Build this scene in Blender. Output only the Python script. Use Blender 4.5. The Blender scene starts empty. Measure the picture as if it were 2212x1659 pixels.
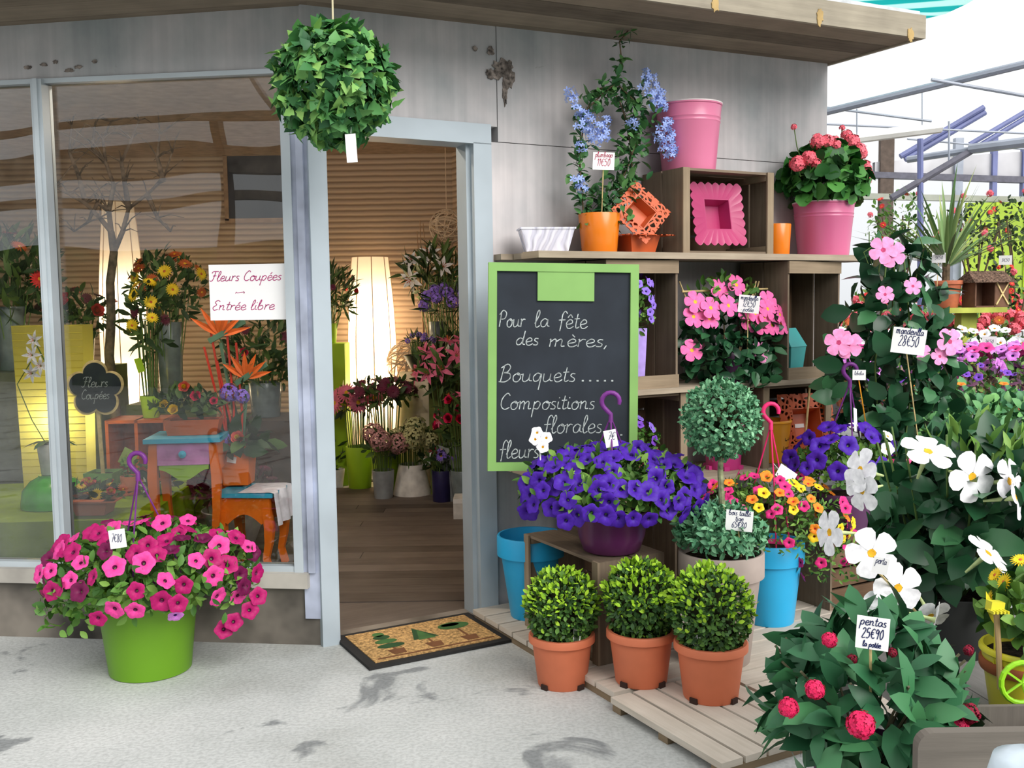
import bpy, math, random
import numpy as np
from mathutils import Vector, Matrix, Euler

random.seed(7)
rng = np.random.default_rng(7)
SC = bpy.context.scene
COL = SC.collection
R = math.radians

# ---------------------------------------------------------------- camera
FPX, PITCH, ROLL, CAMH = 2150.0, R(4.69), R(-0.82), 1.47
cp, sp, cr, sr = math.cos(PITCH), math.sin(PITCH), math.cos(ROLL), math.sin(ROLL)
_r, _u, FW = Vector((1, 0, 0)), Vector((0, sp, cp)), Vector((0, cp, -sp))
RT, UP = _r * cr + _u * sr, _u * cr - _r * sr
CAM = Vector((0, 0, CAMH))
cam = bpy.data.cameras.new('camera')
cam.sensor_width = 36.0
cam.lens = FPX * 36.0 / 2212.0
cam.clip_end = 200
cam_o = bpy.data.objects.new('camera', cam)
COL.objects.link(cam_o)
m3 = Matrix((RT, UP, -FW)).transposed()
cam_o.matrix_world = Matrix.Translation(CAM) @ m3.to_4x4()
SC.camera = cam_o

# ---------------------------------------------------------------- world, light, exposure
wd = bpy.data.worlds.new('bright_overcast')
SC.world = wd
wd.use_nodes = True
nt = wd.node_tree
nt.nodes.clear()
tc = nt.nodes.new('ShaderNodeTexCoord')
sx = nt.nodes.new('ShaderNodeSeparateXYZ')
nt.links.new(tc.outputs['Generated'], sx.inputs[0])
ramp = nt.nodes.new('ShaderNodeValToRGB')
mr = nt.nodes.new('ShaderNodeMapRange')
mr.inputs['From Min'].default_value = -0.3
mr.inputs['From Max'].default_value = 1.0
nt.links.new(sx.outputs['Z'], mr.inputs['Value'])
nt.links.new(mr.outputs['Result'], ramp.inputs['Fac'])
e = ramp.color_ramp.elements
e[0].position, e[0].color = 0.10, (0.45, 0.47, 0.48, 1)
e[1].position, e[1].color = 0.60, (1.0, 1.0, 1.0, 1)
el = ramp.color_ramp.elements.new(0.27)
el.color = (0.72, 0.74, 0.76, 1)
bg = nt.nodes.new('ShaderNodeBackground')
bg.inputs['Strength'].default_value = 1.30
nt.links.new(ramp.outputs['Color'], bg.inputs['Color'])
wo = nt.nodes.new('ShaderNodeOutputWorld')
nt.links.new(bg.outputs[0], wo.inputs[0])

sun = bpy.data.lights.new('hazy_sun', 'SUN')
sun.energy = 3.4
sun.angle = R(42)
sun.color = (1.0, 0.96, 0.92)
sun_o = bpy.data.objects.new('hazy_sun', sun)
COL.objects.link(sun_o)
sun_o.rotation_euler = Vector((-0.62, 0.86, -0.66)).to_track_quat('-Z', 'Y').to_euler()
SC.view_settings.view_transform = 'Standard'
SC.view_settings.look = 'None'
SC.view_settings.exposure = 0.0
SC.view_settings.gamma = 1.0
SC.view_settings.use_curve_mapping = False
SC.cycles.max_bounces = 6
SC.cycles.diffuse_bounces = 4
SC.cycles.glossy_bounces = 3
SC.cycles.transmission_bounces = 4
SC.cycles.transparent_max_bounces = 8
SC.cycles.caustics_reflective = False
SC.cycles.caustics_refractive = False
SC.cycles.sample_clamp_indirect = 4.0

# ---------------------------------------------------------------- places: the two shop fronts meet at P0
def ray(x, y):
    return RT * ((x - 1106) / FPX) + UP * (-(y - 829.5) / FPX) + FW
def fl(x, y, z=0.0):
    d = ray(x, y); return CAM + d * ((z - CAMH) / d.z)
def at(x, y, Y):
    d = ray(x, y); return CAM + d * (Y / d.y)
P0 = Vector((-0.821, 4.208, 0))
TR, TL = R(28.7), R(6.9)
DR, NR = Vector((math.cos(TR), math.sin(TR), 0)), Vector((math.sin(TR), -math.cos(TR), 0))
DL, NL = Vector((-math.cos(TL), math.sin(TL), 0)), Vector((-math.sin(TL), -math.cos(TL), 0))
def W(s, n, z=0.0):            # door and shelf front: s along it, n out of it
    return P0 + DR * s + NR * n + Vector((0, 0, z))
def L(s, n, z=0.0):            # window front
    return P0 + DL * s + NL * n + Vector((0, 0, z))
def wn(x, y, n):               # the point of the shelf front's plane n metres out
    d = ray(x, y); p = P0 + NR * n
    return CAM + d * ((p - CAM).dot(NR) / d.dot(NR))

# ---------------------------------------------------------------- materials
def lin(c):
    o = []
    for v in c:
        v /= 255.0
        o.append(v / 12.92 if v <= 0.04045 else ((v + 0.055) / 1.055) ** 2.4)
    return tuple(o) + (1.0,)
MATS = {}
def base_mat(name, rough=0.6, spec=0.3):
    m = bpy.data.materials.new(name); m.use_nodes = True
    b = m.node_tree.nodes['Principled BSDF']
    b.inputs['Roughness'].default_value = rough
    b.inputs['Specular IOR Level'].default_value = spec
    MATS[name] = m
    return m, m.node_tree, b
def nnode(t, ty, **kw):
    n = t.nodes.new(ty)
    for k, v in kw.items():
        if k in n.inputs.keys(): n.inputs[k].default_value = v
        else: setattr(n, k, v)
    return n
def rampn(t, stops):
    r = t.nodes.new('ShaderNodeValToRGB'); el = r.color_ramp.elements
    el[0].position, el[0].color = stops[0][0], lin(stops[0][1])
    el[1].position, el[1].color = stops[-1][0], lin(stops[-1][1])
    for p, c in stops[1:-1]:
        q = el.new(p); q.color = lin(c)
    return r
def plain(name, c, rough=0.5, spec=0.3, var=0.06, scale=14.0, bump=0.0, coord='Object'):
    if name in MATS: return MATS[name]
    m, t, b = base_mat(name, rough, spec)
    tcn = nnode(t, 'ShaderNodeTexCoord')
    nz = nnode(t, 'ShaderNodeTexNoise', Scale=scale, Detail=3.0)
    t.links.new(tcn.outputs[coord], nz.inputs['Vector'])
    d = tuple(max(0, v * (1 - var * 2)) for v in c); l = tuple(min(255, v * (1 + var)) for v in c)
    r = rampn(t, [(0.3, d), (0.7, l)])
    t.links.new(nz.outputs['Fac'], r.inputs['Fac'])
    t.links.new(r.outputs['Color'], b.inputs['Base Color'])
    if bump:
        bp = nnode(t, 'ShaderNodeBump', Strength=bump, Distance=0.01)
        t.links.new(nz.outputs['Fac'], bp.inputs['Height']); t.links.new(bp.outputs[0], b.inputs['Normal'])
    return m
def island(name, cols, rough=0.5, spec=0.35):
    """one colour of the list per leaf or petal"""
    if name in MATS: return MATS[name]
    m, t, b = base_mat(name, rough, spec)
    g = nnode(t, 'ShaderNodeNewGeometry')
    n = len(cols)
    r = rampn(t, [(i / max(1, n - 1), c) for i, c in enumerate(cols)])
    t.links.new(g.outputs['Random Per Island'], r.inputs['Fac'])
    t.links.new(r.outputs['Color'], b.inputs['Base Color'])
    return m
def wood(name, dark, light, rough=0.85, knots=0.0):
    """grain runs along each board's UV u, every board has its own tone"""
    if name in MATS: return MATS[name]
    m, t, b = base_mat(name, rough, 0.15)
    tcn = nnode(t, 'ShaderNodeTexCoord'); g = nnode(t, 'ShaderNodeNewGeometry')
    ad = nnode(t, 'ShaderNodeVectorMath', operation='ADD')
    sc = nnode(t, 'ShaderNodeVectorMath', operation='SCALE'); 
    cb = nnode(t, 'ShaderNodeCombineXYZ')
    mu = nnode(t, 'ShaderNodeMath', operation='MULTIPLY'); mu.inputs[1].default_value = 37.0
    t.links.new(g.outputs['Random Per Island'], mu.inputs[0])
    t.links.new(mu.outputs[0], cb.inputs[0]); t.links.new(mu.outputs[0], cb.inputs[1])
    t.links.new(tcn.outputs['UV'], ad.inputs[0]); t.links.new(cb.outputs[0], ad.inputs[1])
    mp = nnode(t, 'ShaderNodeMapping'); mp.inputs['Scale'].default_value = (2.2, 38, 1)
    t.links.new(ad.outputs[0], mp.inputs['Vector'])
    nz = nnode(t, 'ShaderNodeTexNoise', Scale=1.0, Detail=5.0, Roughness=0.65)
    t.links.new(mp.outputs[0], nz.inputs['Vector'])
    n2 = nnode(t, 'ShaderNodeTexNoise', Scale=5.0, Detail=2.0)
    t.links.new(ad.outputs[0], n2.inputs['Vector'])
    mx = nnode(t, 'ShaderNodeMath', operation='MULTIPLY_ADD'); mx.inputs[1].default_value = 0.45
    t.links.new(g.outputs['Random Per Island'], mx.inputs[0])
    m2 = nnode(t, 'ShaderNodeMath', operation='MULTIPLY_ADD'); m2.inputs[1].default_value = 0.55; m2.inputs[2].default_value = -0.18
    t.links.new(nz.outputs['Fac'], m2.inputs[0])
    t.links.new(m2.outputs[0], mx.inputs[2])
    m4 = nnode(t, 'ShaderNodeMath', operation='MULTIPLY_ADD'); m4.inputs[1].default_value = 0.45
    t.links.new(n2.outputs['Fac'], m4.inputs[0]); t.links.new(mx.outputs[0], m4.inputs[2])
    r = rampn(t, [(0.15, dark), (0.85, light)])
    t.links.new(m4.outputs[0], r.inputs['Fac'])
    t.links.new(r.outputs['Color'], b.inputs['Base Color'])
    bp = nnode(t, 'ShaderNodeBump', Strength=0.35, Distance=0.004)
    t.links.new(nz.outputs['Fac'], bp.inputs['Height']); t.links.new(bp.outputs[0], b.inputs['Normal'])
    return m
def emis(name, c, s):
    if name in MATS: return MATS[name]
    m, t, b = base_mat(name)
    b.inputs['Emission Color'].default_value = lin(c); b.inputs['Emission Strength'].default_value = s
    b.inputs['Base Color'].default_value = lin(c)
    return m

# ---------------------------------------------------------------- mesh helpers
class MB:
    def __init__(self): self.v, self.f, self.m, self.uv = [], [], [], []
    def add(self, verts, faces, mi=0, uvs=None):
        o = len(self.v); self.v += [tuple(p) for p in verts]
        for k, fc in enumerate(faces):
            self.f.append(tuple(i + o for i in fc)); self.m.append(mi)
            self.uv.append(uvs[k] if uvs else [(verts[i][0], verts[i][2]) for i in fc])
        return self
    def box(self, c, s, rot=None, mi=0, taper=1.0):
        """box of full size s centred on c; uv u runs along its longest side"""
        hx, hy, hz = s[0] / 2, s[1] / 2, s[2] / 2
        vs = [Vector((x * hx * (taper if z < 0 else 1), y * hy * (taper if z < 0 else 1), z * hz)) for x in (-1, 1) for y in (-1, 1) for z in (-1, 1)]
        fs = [(0, 1, 3, 2), (4, 6, 7, 5), (0, 4, 5, 1), (2, 3, 7, 6), (0, 2, 6, 4), (1, 5, 7, 3)]
        ax = max(range(3), key=lambda i: s[i]); o1, o2 = [i for i in range(3) if i != ax]
        uvs = []
        for k, fc in enumerate(fs):
            fx = (0, 0, 1, 1, 2, 2)[k]
            w = o1 if fx != o1 else o2
            if fx == ax: uvs.append([(vs[i][o1] * .2, vs[i][o2]) for i in fc])
            else: uvs.append([(vs[i][ax], vs[i][w] + fx * 0.7) for i in fc])
        M = (rot if isinstance(rot, Matrix) else Euler(rot or (0, 0, 0)).to_matrix()).to_3x3()
        c = Vector(c)
        return self.add([M @ p + c for p in vs], fs, mi, uvs)
    def beam(self, a, b, w, h, mi=0, up=(0, 0, 1)):
        a, b = Vector(a), Vector(b); d = b - a; x = d.normalized(); y = Vector(up).cross(x)
        if y.length < 1e-4: y = Vector((0, 1, 0)).cross(x)
        y.normalize(); z = x.cross(y)
        return self.box((a + b) / 2, (d.length, w, h), Matrix((x, y, z)).transposed(), mi)
    def lathe(self, prof, seg=28, c=(0, 0, 0), mi=0, M=None, arc=None):
        o = len(self.v); c = Vector(c); n = len(prof)
        for r, z in prof:
            for k in range(seg):
                a = 2 * math.pi * k / seg; p = Vector((r * math.cos(a), r * math.sin(a), z))
                self.v.append(tuple((M @ p if M else p) + c))
        for i in range(n - 1):
            q = mi[i] if isinstance(mi, (list, tuple)) else mi
            for k in range(seg):
                k2 = (k + 1) % seg
                self.f.append((o + i * seg + k, o + i * seg + k2, o + (i + 1) * seg + k2, o + (i + 1) * seg + k)); self.m.append(q)
                self.uv.append([(k / seg, prof[i][1])] * 4)
        for i, rev in ((0, True), (n - 1, False)):
            if prof[i][0] > 1e-5:
                lp = [o + i * seg + k for k in range(seg)]
                self.f.append(tuple(reversed(lp) if rev else lp)); self.m.append(mi if isinstance(mi, int) else mi[min(i, n - 2)]); self.uv.append([(0, 0)] * seg)
        return self
    def tube(self, pts, r, seg=6, mi=0):
        pts = [Vector(p) for p in pts]; n = len(pts); o = len(self.v)
        rr = r if isinstance(r, (list, tuple)) else [r] * n
        prev = None
        for i, p in enumerate(pts):
            d = (pts[min(i + 1, n - 1)] - pts[max(i - 1, 0)])
            d = d.normalized() if d.length > 1e-9 else Vector((0, 0, 1))
            if prev is None:
                x = d.cross(Vector((0.13, 0.97, 0.2)))
                if x.length < 1e-3: x = d.cross(Vector((1, 0, 0)))
            else: x = prev - d * prev.dot(d)
            x.normalize(); prev = x; y = d.cross(x)
            for k in range(seg):
                a = 2 * math.pi * k / seg
                self.v.append(tuple(p + (x * math.cos(a) + y * math.sin(a)) * rr[i]))
        for i in range(n - 1):
            for k in range(seg):
                k2 = (k + 1) % seg
                self.f.append((o + i * seg + k, o + i * seg + k2, o + (i + 1) * seg + k2, o + (i + 1) * seg + k)); self.m.append(mi); self.uv.append([(0, 0)] * 4)
        self.f.append(tuple(o + k for k in reversed(range(seg)))); self.m.append(mi); self.uv.append([(0, 0)] * seg)
        self.f.append(tuple(o + (n - 1) * seg + k for k in range(seg))); self.m.append(mi); self.uv.append([(0, 0)] * seg)
        return self
    def mesh(self, name, mats, smooth=None):
        me = bpy.data.meshes.new(name)
        me.from_pydata(self.v, [], self.f)
        for m in (mats if isinstance(mats, (list, tuple)) else [mats]): me.materials.append(m)
        me.polygons.foreach_set('material_index', self.m)
        ul = me.uv_layers.new(name='UVMap')
        ul.data.foreach_set('uv', [x for fc in self.uv for p in fc for x in p])
        if smooth:
            me.polygons.foreach_set('use_smooth', [True] * len(self.f))
            me.set_sharp_from_angle(angle=R(smooth))
        me.update()
        return me
    def build(self, name, mats, parent=None, smooth=None, loc=None):
        return link(name, self.mesh(name, mats, smooth), parent, loc)
def link(name, me, parent=None, loc=None):
    o = bpy.data.objects.new(name, me); COL.objects.link(o)
    if parent is not None: o.parent = parent
    if loc is not None: o.location = loc
    return o
def tag(o, label=None, cat=None, group=None, kind=None):
    if label: o['label'] = label
    if cat: o['category'] = cat
    if group: o['group'] = group
    if kind: o['kind'] = kind
    return o
def thing(name, label, cat, loc=(0, 0, 0), rotz=0.0, group=None):
    o = bpy.data.objects.new(name, None); COL.objects.link(o)
    o.empty_display_size = 0.05
    o.location = loc; o.rotation_euler = (0, 0, rotz)
    return tag(o, label, cat, group)
def struct(o): o['kind'] = 'structure'; return o
def copy_tree(o, parent=None):
    c = o.copy(); COL.objects.link(c)
    if parent is not None: c.parent = parent
    for ch in list(o.children): copy_tree(ch, c)
    return c
def frame_box(mb, org, ux, uy, x0, x1, y0, y1, z0, z1, mi=0):
    """box in the frame (org; ux along, uy out, z up)"""
    x, y = Vector(ux), Vector(uy)
    M = Matrix((x, y, Vector((0, 0, 1)))).transposed()
    c = org + x * ((x0 + x1) / 2) + y * ((y0 + y1) / 2) + Vector((0, 0, (z0 + z1) / 2))
    return mb.box(c, (abs(x1 - x0), abs(y1 - y0), abs(z1 - z0)), M, mi)
def wb(mb, s0, s1, n0, n1, z0, z1, mi=0): return frame_box(mb, P0, DR, NR, s0, s1, n0, n1, z0, z1, mi)
def lb(mb, s0, s1, n0, n1, z0, z1, mi=0): return frame_box(mb, P0, DL, NL, s0, s1, n0, n1, z0, z1, mi)
# ================================================================ SETTING
def ground_mat():
    m, t, b = base_mat('worn_concrete', 0.85, 0.2)
    tcn = nnode(t, 'ShaderNodeTexCoord')
    n1 = nnode(t, 'ShaderNodeTexNoise', Scale=1.1, Detail=6.0, Roughness=0.6)
    n2 = nnode(t, 'ShaderNodeTexNoise', Scale=2.6, Detail=5.0, Roughness=0.55, Distortion=0.8)
    n3 = nnode(t, 'ShaderNodeTexNoise', Scale=70.0, Detail=2.0)
    for n in (n1, n2, n3): t.links.new(tcn.outputs['Object'], n.inputs['Vector'])
    r1 = rampn(t, [(0.3, (164, 166, 162)), (0.5, (190, 193, 191)), (0.7, (204, 206, 204))])
    t.links.new(n1.outputs['Fac'], r1.inputs['Fac'])
    r2 = rampn(t, [(0.60, (0, 0, 0)), (0.655, (255, 255, 255))])
    t.links.new(n2.outputs['Fac'], r2.inputs['Fac'])
    mx = nnode(t, 'ShaderNodeMixRGB'); mx.inputs['Color2'].default_value = lin((112, 116, 118))
    ms = nnode(t, 'ShaderNodeMath', operation='MULTIPLY'); ms.inputs[1].default_value = 0.75
    t.links.new(r2.outputs['Color'], ms.inputs[0]); t.links.new(ms.outputs[0], mx.inputs['Fac'])
    t.links.new(r1.outputs['Color'], mx.inputs['Color1'])
    m3_ = nnode(t, 'ShaderNodeMixRGB', blend_type='MULTIPLY'); m3_.inputs['Fac'].default_value = 0.35
    r3 = rampn(t, [(0.35, (190, 190, 190)), (0.6, (255, 255, 255))])
    t.links.new(n3.outputs['Fac'], r3.inputs['Fac'])
    t.links.new(mx.outputs[0], m3_.inputs['Color1']); t.links.new(r3.outputs['Color'], m3_.inputs['Color2'])
    t.links.new(m3_.outputs[0], b.inputs['Base Color'])
    bp = nnode(t, 'ShaderNodeBump', Strength=0.4, Distance=0.006)
    t.links.new(n3.outputs['Fac'], bp.inputs['Height']); t.links.new(bp.outputs[0], b.inputs['Normal'])
    return m
def wall_mat():
    m, t, b = base_mat('weathered_wall_sheet', 0.62, 0.35)
    tcn = nnode(t, 'ShaderNodeTexCoord')
    mp = nnode(t, 'ShaderNodeMapping'); mp.inputs['Scale'].default_value = (1.0, 1.0, 0.8)
    t.links.new(tcn.outputs['Object'], mp.inputs['Vector'])
    n1 = nnode(t, 'ShaderNodeTexNoise', Scale=1.6, Detail=5.0, Roughness=0.6)
    n2 = nnode(t, 'ShaderNodeTexNoise', Scale=3.3, Detail=7.0, Roughness=0.7, Distortion=1.2)
    n3 = nnode(t, 'ShaderNodeTexNoise', Scale=1.0, Detail=3.0)
    mp3 = nnode(t, 'ShaderNodeMapping'); mp3.inputs['Scale'].default_value = (28, 28, 0.9)
    t.links.new(tcn.outputs['Object'], mp3.inputs['Vector'])
    t.links.new(mp3.outputs[0], n3.inputs['Vector'])
    for n in (n1, n2): t.links.new(mp.outputs[0], n.inputs['Vector'])
    r1 = rampn(t, [(0.3, (152, 158, 160)), (0.5, (184, 182, 183)), (0.68, (204, 198, 198))])
    t.links.new(n1.outputs['Fac'], r1.inputs['Fac'])
    r2 = rampn(t, [(0.67, (0, 0, 0)), (0.72, (255, 255, 255))])
    t.links.new(n2.outputs['Fac'], r2.inputs['Fac'])
    mx = nnode(t, 'ShaderNodeMixRGB'); mx.inputs['Color2'].default_value = lin((112, 106, 100))
    ms = nnode(t, 'ShaderNodeMath', operation='MULTIPLY'); ms.inputs[1].default_value = 0.6
    t.links.new(r2.outputs['Color'], ms.inputs[0]); t.links.new(ms.outputs[0], mx.inputs['Fac'])
    t.links.new(r1.outputs['Color'], mx.inputs['Color1'])
    m3_ = nnode(t, 'ShaderNodeMixRGB', blend_type='MULTIPLY'); m3_.inputs['Fac'].default_value = 0.4
    r3 = rampn(t, [(0.35, (216, 216, 218)), (0.65, (255, 255, 255))])
    t.links.new(n3.outputs['Fac'], r3.inputs['Fac'])
    t.links.new(mx.outputs[0], m3_.inputs['Color1']); t.links.new(r3.outputs['Color'], m3_.inputs['Color2'])
    t.links.new(m3_.outputs[0], b.inputs['Base Color'])
    return m
def stripes_mat(name, c1, c2, scale, axis, rough=0.8, bump=0.5):
    m, t, b = base_mat(name, rough, 0.15)
    tcn = nnode(t, 'ShaderNodeTexCoord')
    wv = nnode(t, 'ShaderNodeTexWave', Scale=scale, Distortion=0.6, Detail=2.0)
    wv.bands_direction = axis
    t.links.new(tcn.outputs['Object'], wv.inputs['Vector'])
    r = rampn(t, [(0.0, c1), (0.55, c2), (1.0, c2)])
    t.links.new(wv.outputs['Fac'], r.inputs['Fac']); t.links.new(r.outputs['Color'], b.inputs['Base Color'])
    bp = nnode(t, 'ShaderNodeBump', Strength=bump, Distance=0.02)
    t.links.new(wv.outputs['Fac'], bp.inputs['Height']); t.links.new(bp.outputs[0], b.inputs['Normal'])
    return m
GROUND = ground_mat(); WALL = wall_mat()
FRAME = plain('grey_blue_paint', (168, 180, 188), 0.45, 0.4, 0.03, 3)
ALU = plain('aluminium', (176, 186, 192), 0.35, 0.6, 0.04, 3)
GALV = plain('galvanised_flashing', (172, 180, 200), 0.4, 0.5, 0.12, 5)
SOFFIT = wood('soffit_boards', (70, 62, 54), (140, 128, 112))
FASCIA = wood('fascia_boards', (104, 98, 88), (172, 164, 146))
DARKBASE = plain('stained_metal_base', (112, 106, 98), 0.5, 0.4, 0.25, 4)
INWALL = stripes_mat('corrugated_brown_wall', (128, 108, 90), (168, 148, 128), 6.5, 'Z', bump=.35)
INFLOOR = wood('shop_floor_planks', (62, 55, 49), (112, 102, 94), 0.6)
INCEIL = plain('shop_ceiling', (150, 132, 116), 0.8, 0.2)

o = struct(MB().box((4, 6, -0.1), (60, 60, 0.2)).build('floor', GROUND))
# the shop's plank floor
mb = MB()
y = 4.25
k = 0
while y < 8.7:
    x = -6.2
    while x < 2.2:
        ln = 1.4 + 0.5 * random.random()
        mb.box((x + ln / 2, y + 0.07, 0.004), (ln - 0.004, 0.136, 0.008)); x += ln
    y += 0.14; k += 1
inside = [fc for fc in mb.f]
# keep only the boards behind both fronts
vv = [Vector(p) for p in mb.v]
keep = [i for i, fc in enumerate(mb.f) if all((vv[q] - P0).dot(NR) < -0.0 and (vv[q] - P0).dot(NL) < -0.0 and (vv[q] - W(2.86, 0)).dot(DR) < 0 for q in fc)]
m2 = MB(); m2.v = mb.v; m2.f = [mb.f[i] for i in keep]; m2.m = [0] * len(keep); m2.uv = [mb.uv[i] for i in keep]
struct(m2.build('floor_shop', INFLOOR))
mb = MB(); wb(mb, -0.02, 0.83, -0.6, 0.0, -0.01, 0.003); struct(mb.build('trim_1', INFLOOR))

# walls
mb = MB()
wb(mb, 0.833, 1.9, -0.10, 0.0, 0, 2.20); wb(mb, 1.904, 2.95, -0.10, 0.0, 0, 2.20)
wb(mb, 0.88, 1.9, -0.10, 0.003, 2.203, 2.79); wb(mb, 1.9, 2.95, -0.10, 0.003, 2.203, 2.79)
wb(mb, -0.03, 0.877, -0.10, 0.0, 2.27, 2.74)
struct(mb.build('wall_front', WALL))
mb = MB(); wb(mb, 2.85, 2.95, -4.0, -0.10, 0, 2.73); struct(mb.build('wall_end', WALL))
mb = MB(); lb(mb, 0.0, 4.8, -0.10, 0.0, 2.445, 2.72); struct(mb.build('wall_lintel', WALL))
mb = MB(); lb(mb, 0.02, 4.8, -0.10, 0.0, 0.0, 0.26); struct(mb.build('wall_base', DARKBASE))
mb = MB(); lb(mb, 0.06, 4.8, -0.10, 0.045, 0.26, 0.325); struct(mb.build('trim_2', plain('window_ledge', (172, 168, 160), 0.6, 0.3, 0.08, 5)))
# peeling patch of render by the door head
def blob(mb, c, ux, uz, rx, rz, nrm, seed, mi=0, n=26):
    rg = random.Random(seed); c = Vector(c)
    ring = []
    for q in range(n):
        a = 2 * math.pi * q / n; w = 0.65 + 0.5 * rg.random()
        ring.append(c + ux * (rx * w * math.cos(a)) + uz * (rz * w * math.sin(a)) + nrm * 0.004)
    back = [p - nrm * 0.004 for p in ring]
    mb.add(ring + back, [tuple(range(n))] + [(i, n + i, n + (i + 1) % n, (i + 1) % n) for i in range(n)], mi)
PATCH = plain('flaked_render', (120, 112, 106), 0.9, 0.1, 0.3, 40, 0.6)
mb = MB(); Z = Vector((0, 0, 1))
for (px, py, rx, rz, sd) in ((1085, 150, .055, .05, 1), (1098, 165, .03, .075, 2), (1062, 160, .03, .025, 3), (1060, 110, .02, .02, 4), (1090, 200, .014, .06, 5), (1026, 105, .012, .012, 6)):
    blob(mb, wn(px, py, 0.004), DR, Z, rx, rz, NR, sd)
struct(mb.build('wall_patch', PATCH))
mb = MB()
for (px, sd) in ((120, 1), (95, 2), (60, 3), (150, 4), (205, 6), (170, 8)):
    d = ray(px, 128 + (sd * 37) % 31); c = CAM + d * ((P0 - CAM).dot(NL) / d.dot(NL))
    blob(mb, c, DL, Z, .008 + .004 * sd % .02, .008, NL, sd)
struct(mb.build('wall_scuff', PATCH))
struct(MB().box((-2.9, 8.67, 1.41), (8.2, 0.1, 2.82)).build('wall_back', INWALL))
mb = MB(); mb.beam((-0.46, 8.62, 1.41), tuple(W(2.45, -0.13, 1.41)), 0.06, 2.82); struct(mb.build('wall_side', INWALL))
struct(MB().box((-6.3, 6.6, 1.41), (0.1, 4.2, 2.82)).build('wall_far', INWALL))
# ceiling, roof with overhanging boarded eaves
def prism(mb, poly, z0, z1, mi=0):
    n = len(poly); vs = [(p[0], p[1], z0) for p in poly] + [(p[0], p[1], z1) for p in poly]
    return mb.add(vs, [tuple(reversed(range(n))), tuple(range(n, 2 * n))] + [(i, (i + 1) % n, n + (i + 1) % n, n + i) for i in range(n)], mi,
                  [[(vs[i][0], vs[i][1]) for i in range(n)]] * 2 + [[(0, 0)] * 4] * n)
def tilt_roof(mb):
    """the roof falls a few centimetres from the free end of the wall to the window front"""
    out = []
    for v in mb.v:
        q = Vector(v) - P0; sr_, sl_ = q.dot(DR), q.dot(DL)
        dz = -.03 + .02 * sr_ if sr_ > sl_ else -.03 - .016 * sl_
        out.append((v[0], v[1], v[2] + dz))
    mb.v = out
# the two eave lines (0.6 m out) meet at X
a, b = P0 + NR * 0.6, P0 + NL * 0.6
den = DR.x * DL.y - DR.y * DL.x
t_ = ((b - a).x * DL.y - (b - a).y * DL.x) / den
EX = a + DR * t_
lend = b + DL * 5.2
prism(mb := MB(), [(W(2.95, -0.12)), (W(2.95, -4.0)), Vector((-6.4, 8.8, 0)), L(5.2, -0.12), (P0 - NL * 0.12)], 2.745, 2.80)
struct(mb.build('ceiling', INCEIL))
mb = MB()
nb = 4
for q in range(nb):
    n0, n1 = -0.12 + q * 0.72 / nb, -0.12 + (q + 1) * 0.72 / nb - 0.004
    def cut(n):   # mitre on the line P0..EX
        f = n / 0.6
        return P0 + (EX - P0) * f
    for (e0, e1) in ((W(2.96, n0), W(2.96, n1)), (L(5.2, n0), L(5.2, n1))):
        c0, c1 = cut(n0), cut(n1)
        d = (e0 - c0).normalized(); up = Vector((0, 0, 1)); ys = d.cross(up)
        vs = [c0, c1, e1, e0]
        vs = [v + up * 2.73 for v in vs] + [v + up * 2.752 for v in vs]
        fs = [(0, 1, 2, 3), (7, 6, 5, 4), (0, 3, 7, 4), (1, 5, 6, 2), (0, 4, 5, 1), (3, 2, 6, 7)]
        mb.add(vs, fs, 0, [[((vs[i] - c0).dot(d), (vs[i] - c0).dot(ys) + vs[i].z) for i in fc] for fc in fs])
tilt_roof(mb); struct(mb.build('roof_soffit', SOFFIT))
mb = MB()
wb(mb, t_ * 1.0 - 0.0, 2.975, 0.60, 0.625, 2.722, 2.835)
lb(mb, (EX - b).dot(DL), 5.2, 0.60, 0.625, 2.722, 2.835)
wb(mb, 2.955, 2.975, -0.1, 0.60, 2.722, 2.835)
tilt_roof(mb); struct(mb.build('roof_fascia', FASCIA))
prism(mb := MB(), [W(2.96, 0.6), W(2.96, -4.0), Vector((-6.4, 8.8, 0)), lend, EX], 2.835, 2.86)
tilt_roof(mb); struct(mb.build('roof', plain('roofing_felt', (205, 210, 214), 0.8)))
KNOT = plain('yellow_knot', (176, 150, 100), 0.8)
mb = MB()
for px, py in ((1545, 8), (1770, 38), (1966, 76)):
    d = ray(px, py); p = P0 + NR * 0.626; c = CAM + d * ((p - CAM).dot(NR) / d.dot(NR))
    blob(mb, c, DR, Z, .022, .04, NR, int(px))
struct(mb.build('roof_knot', KNOT))

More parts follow.
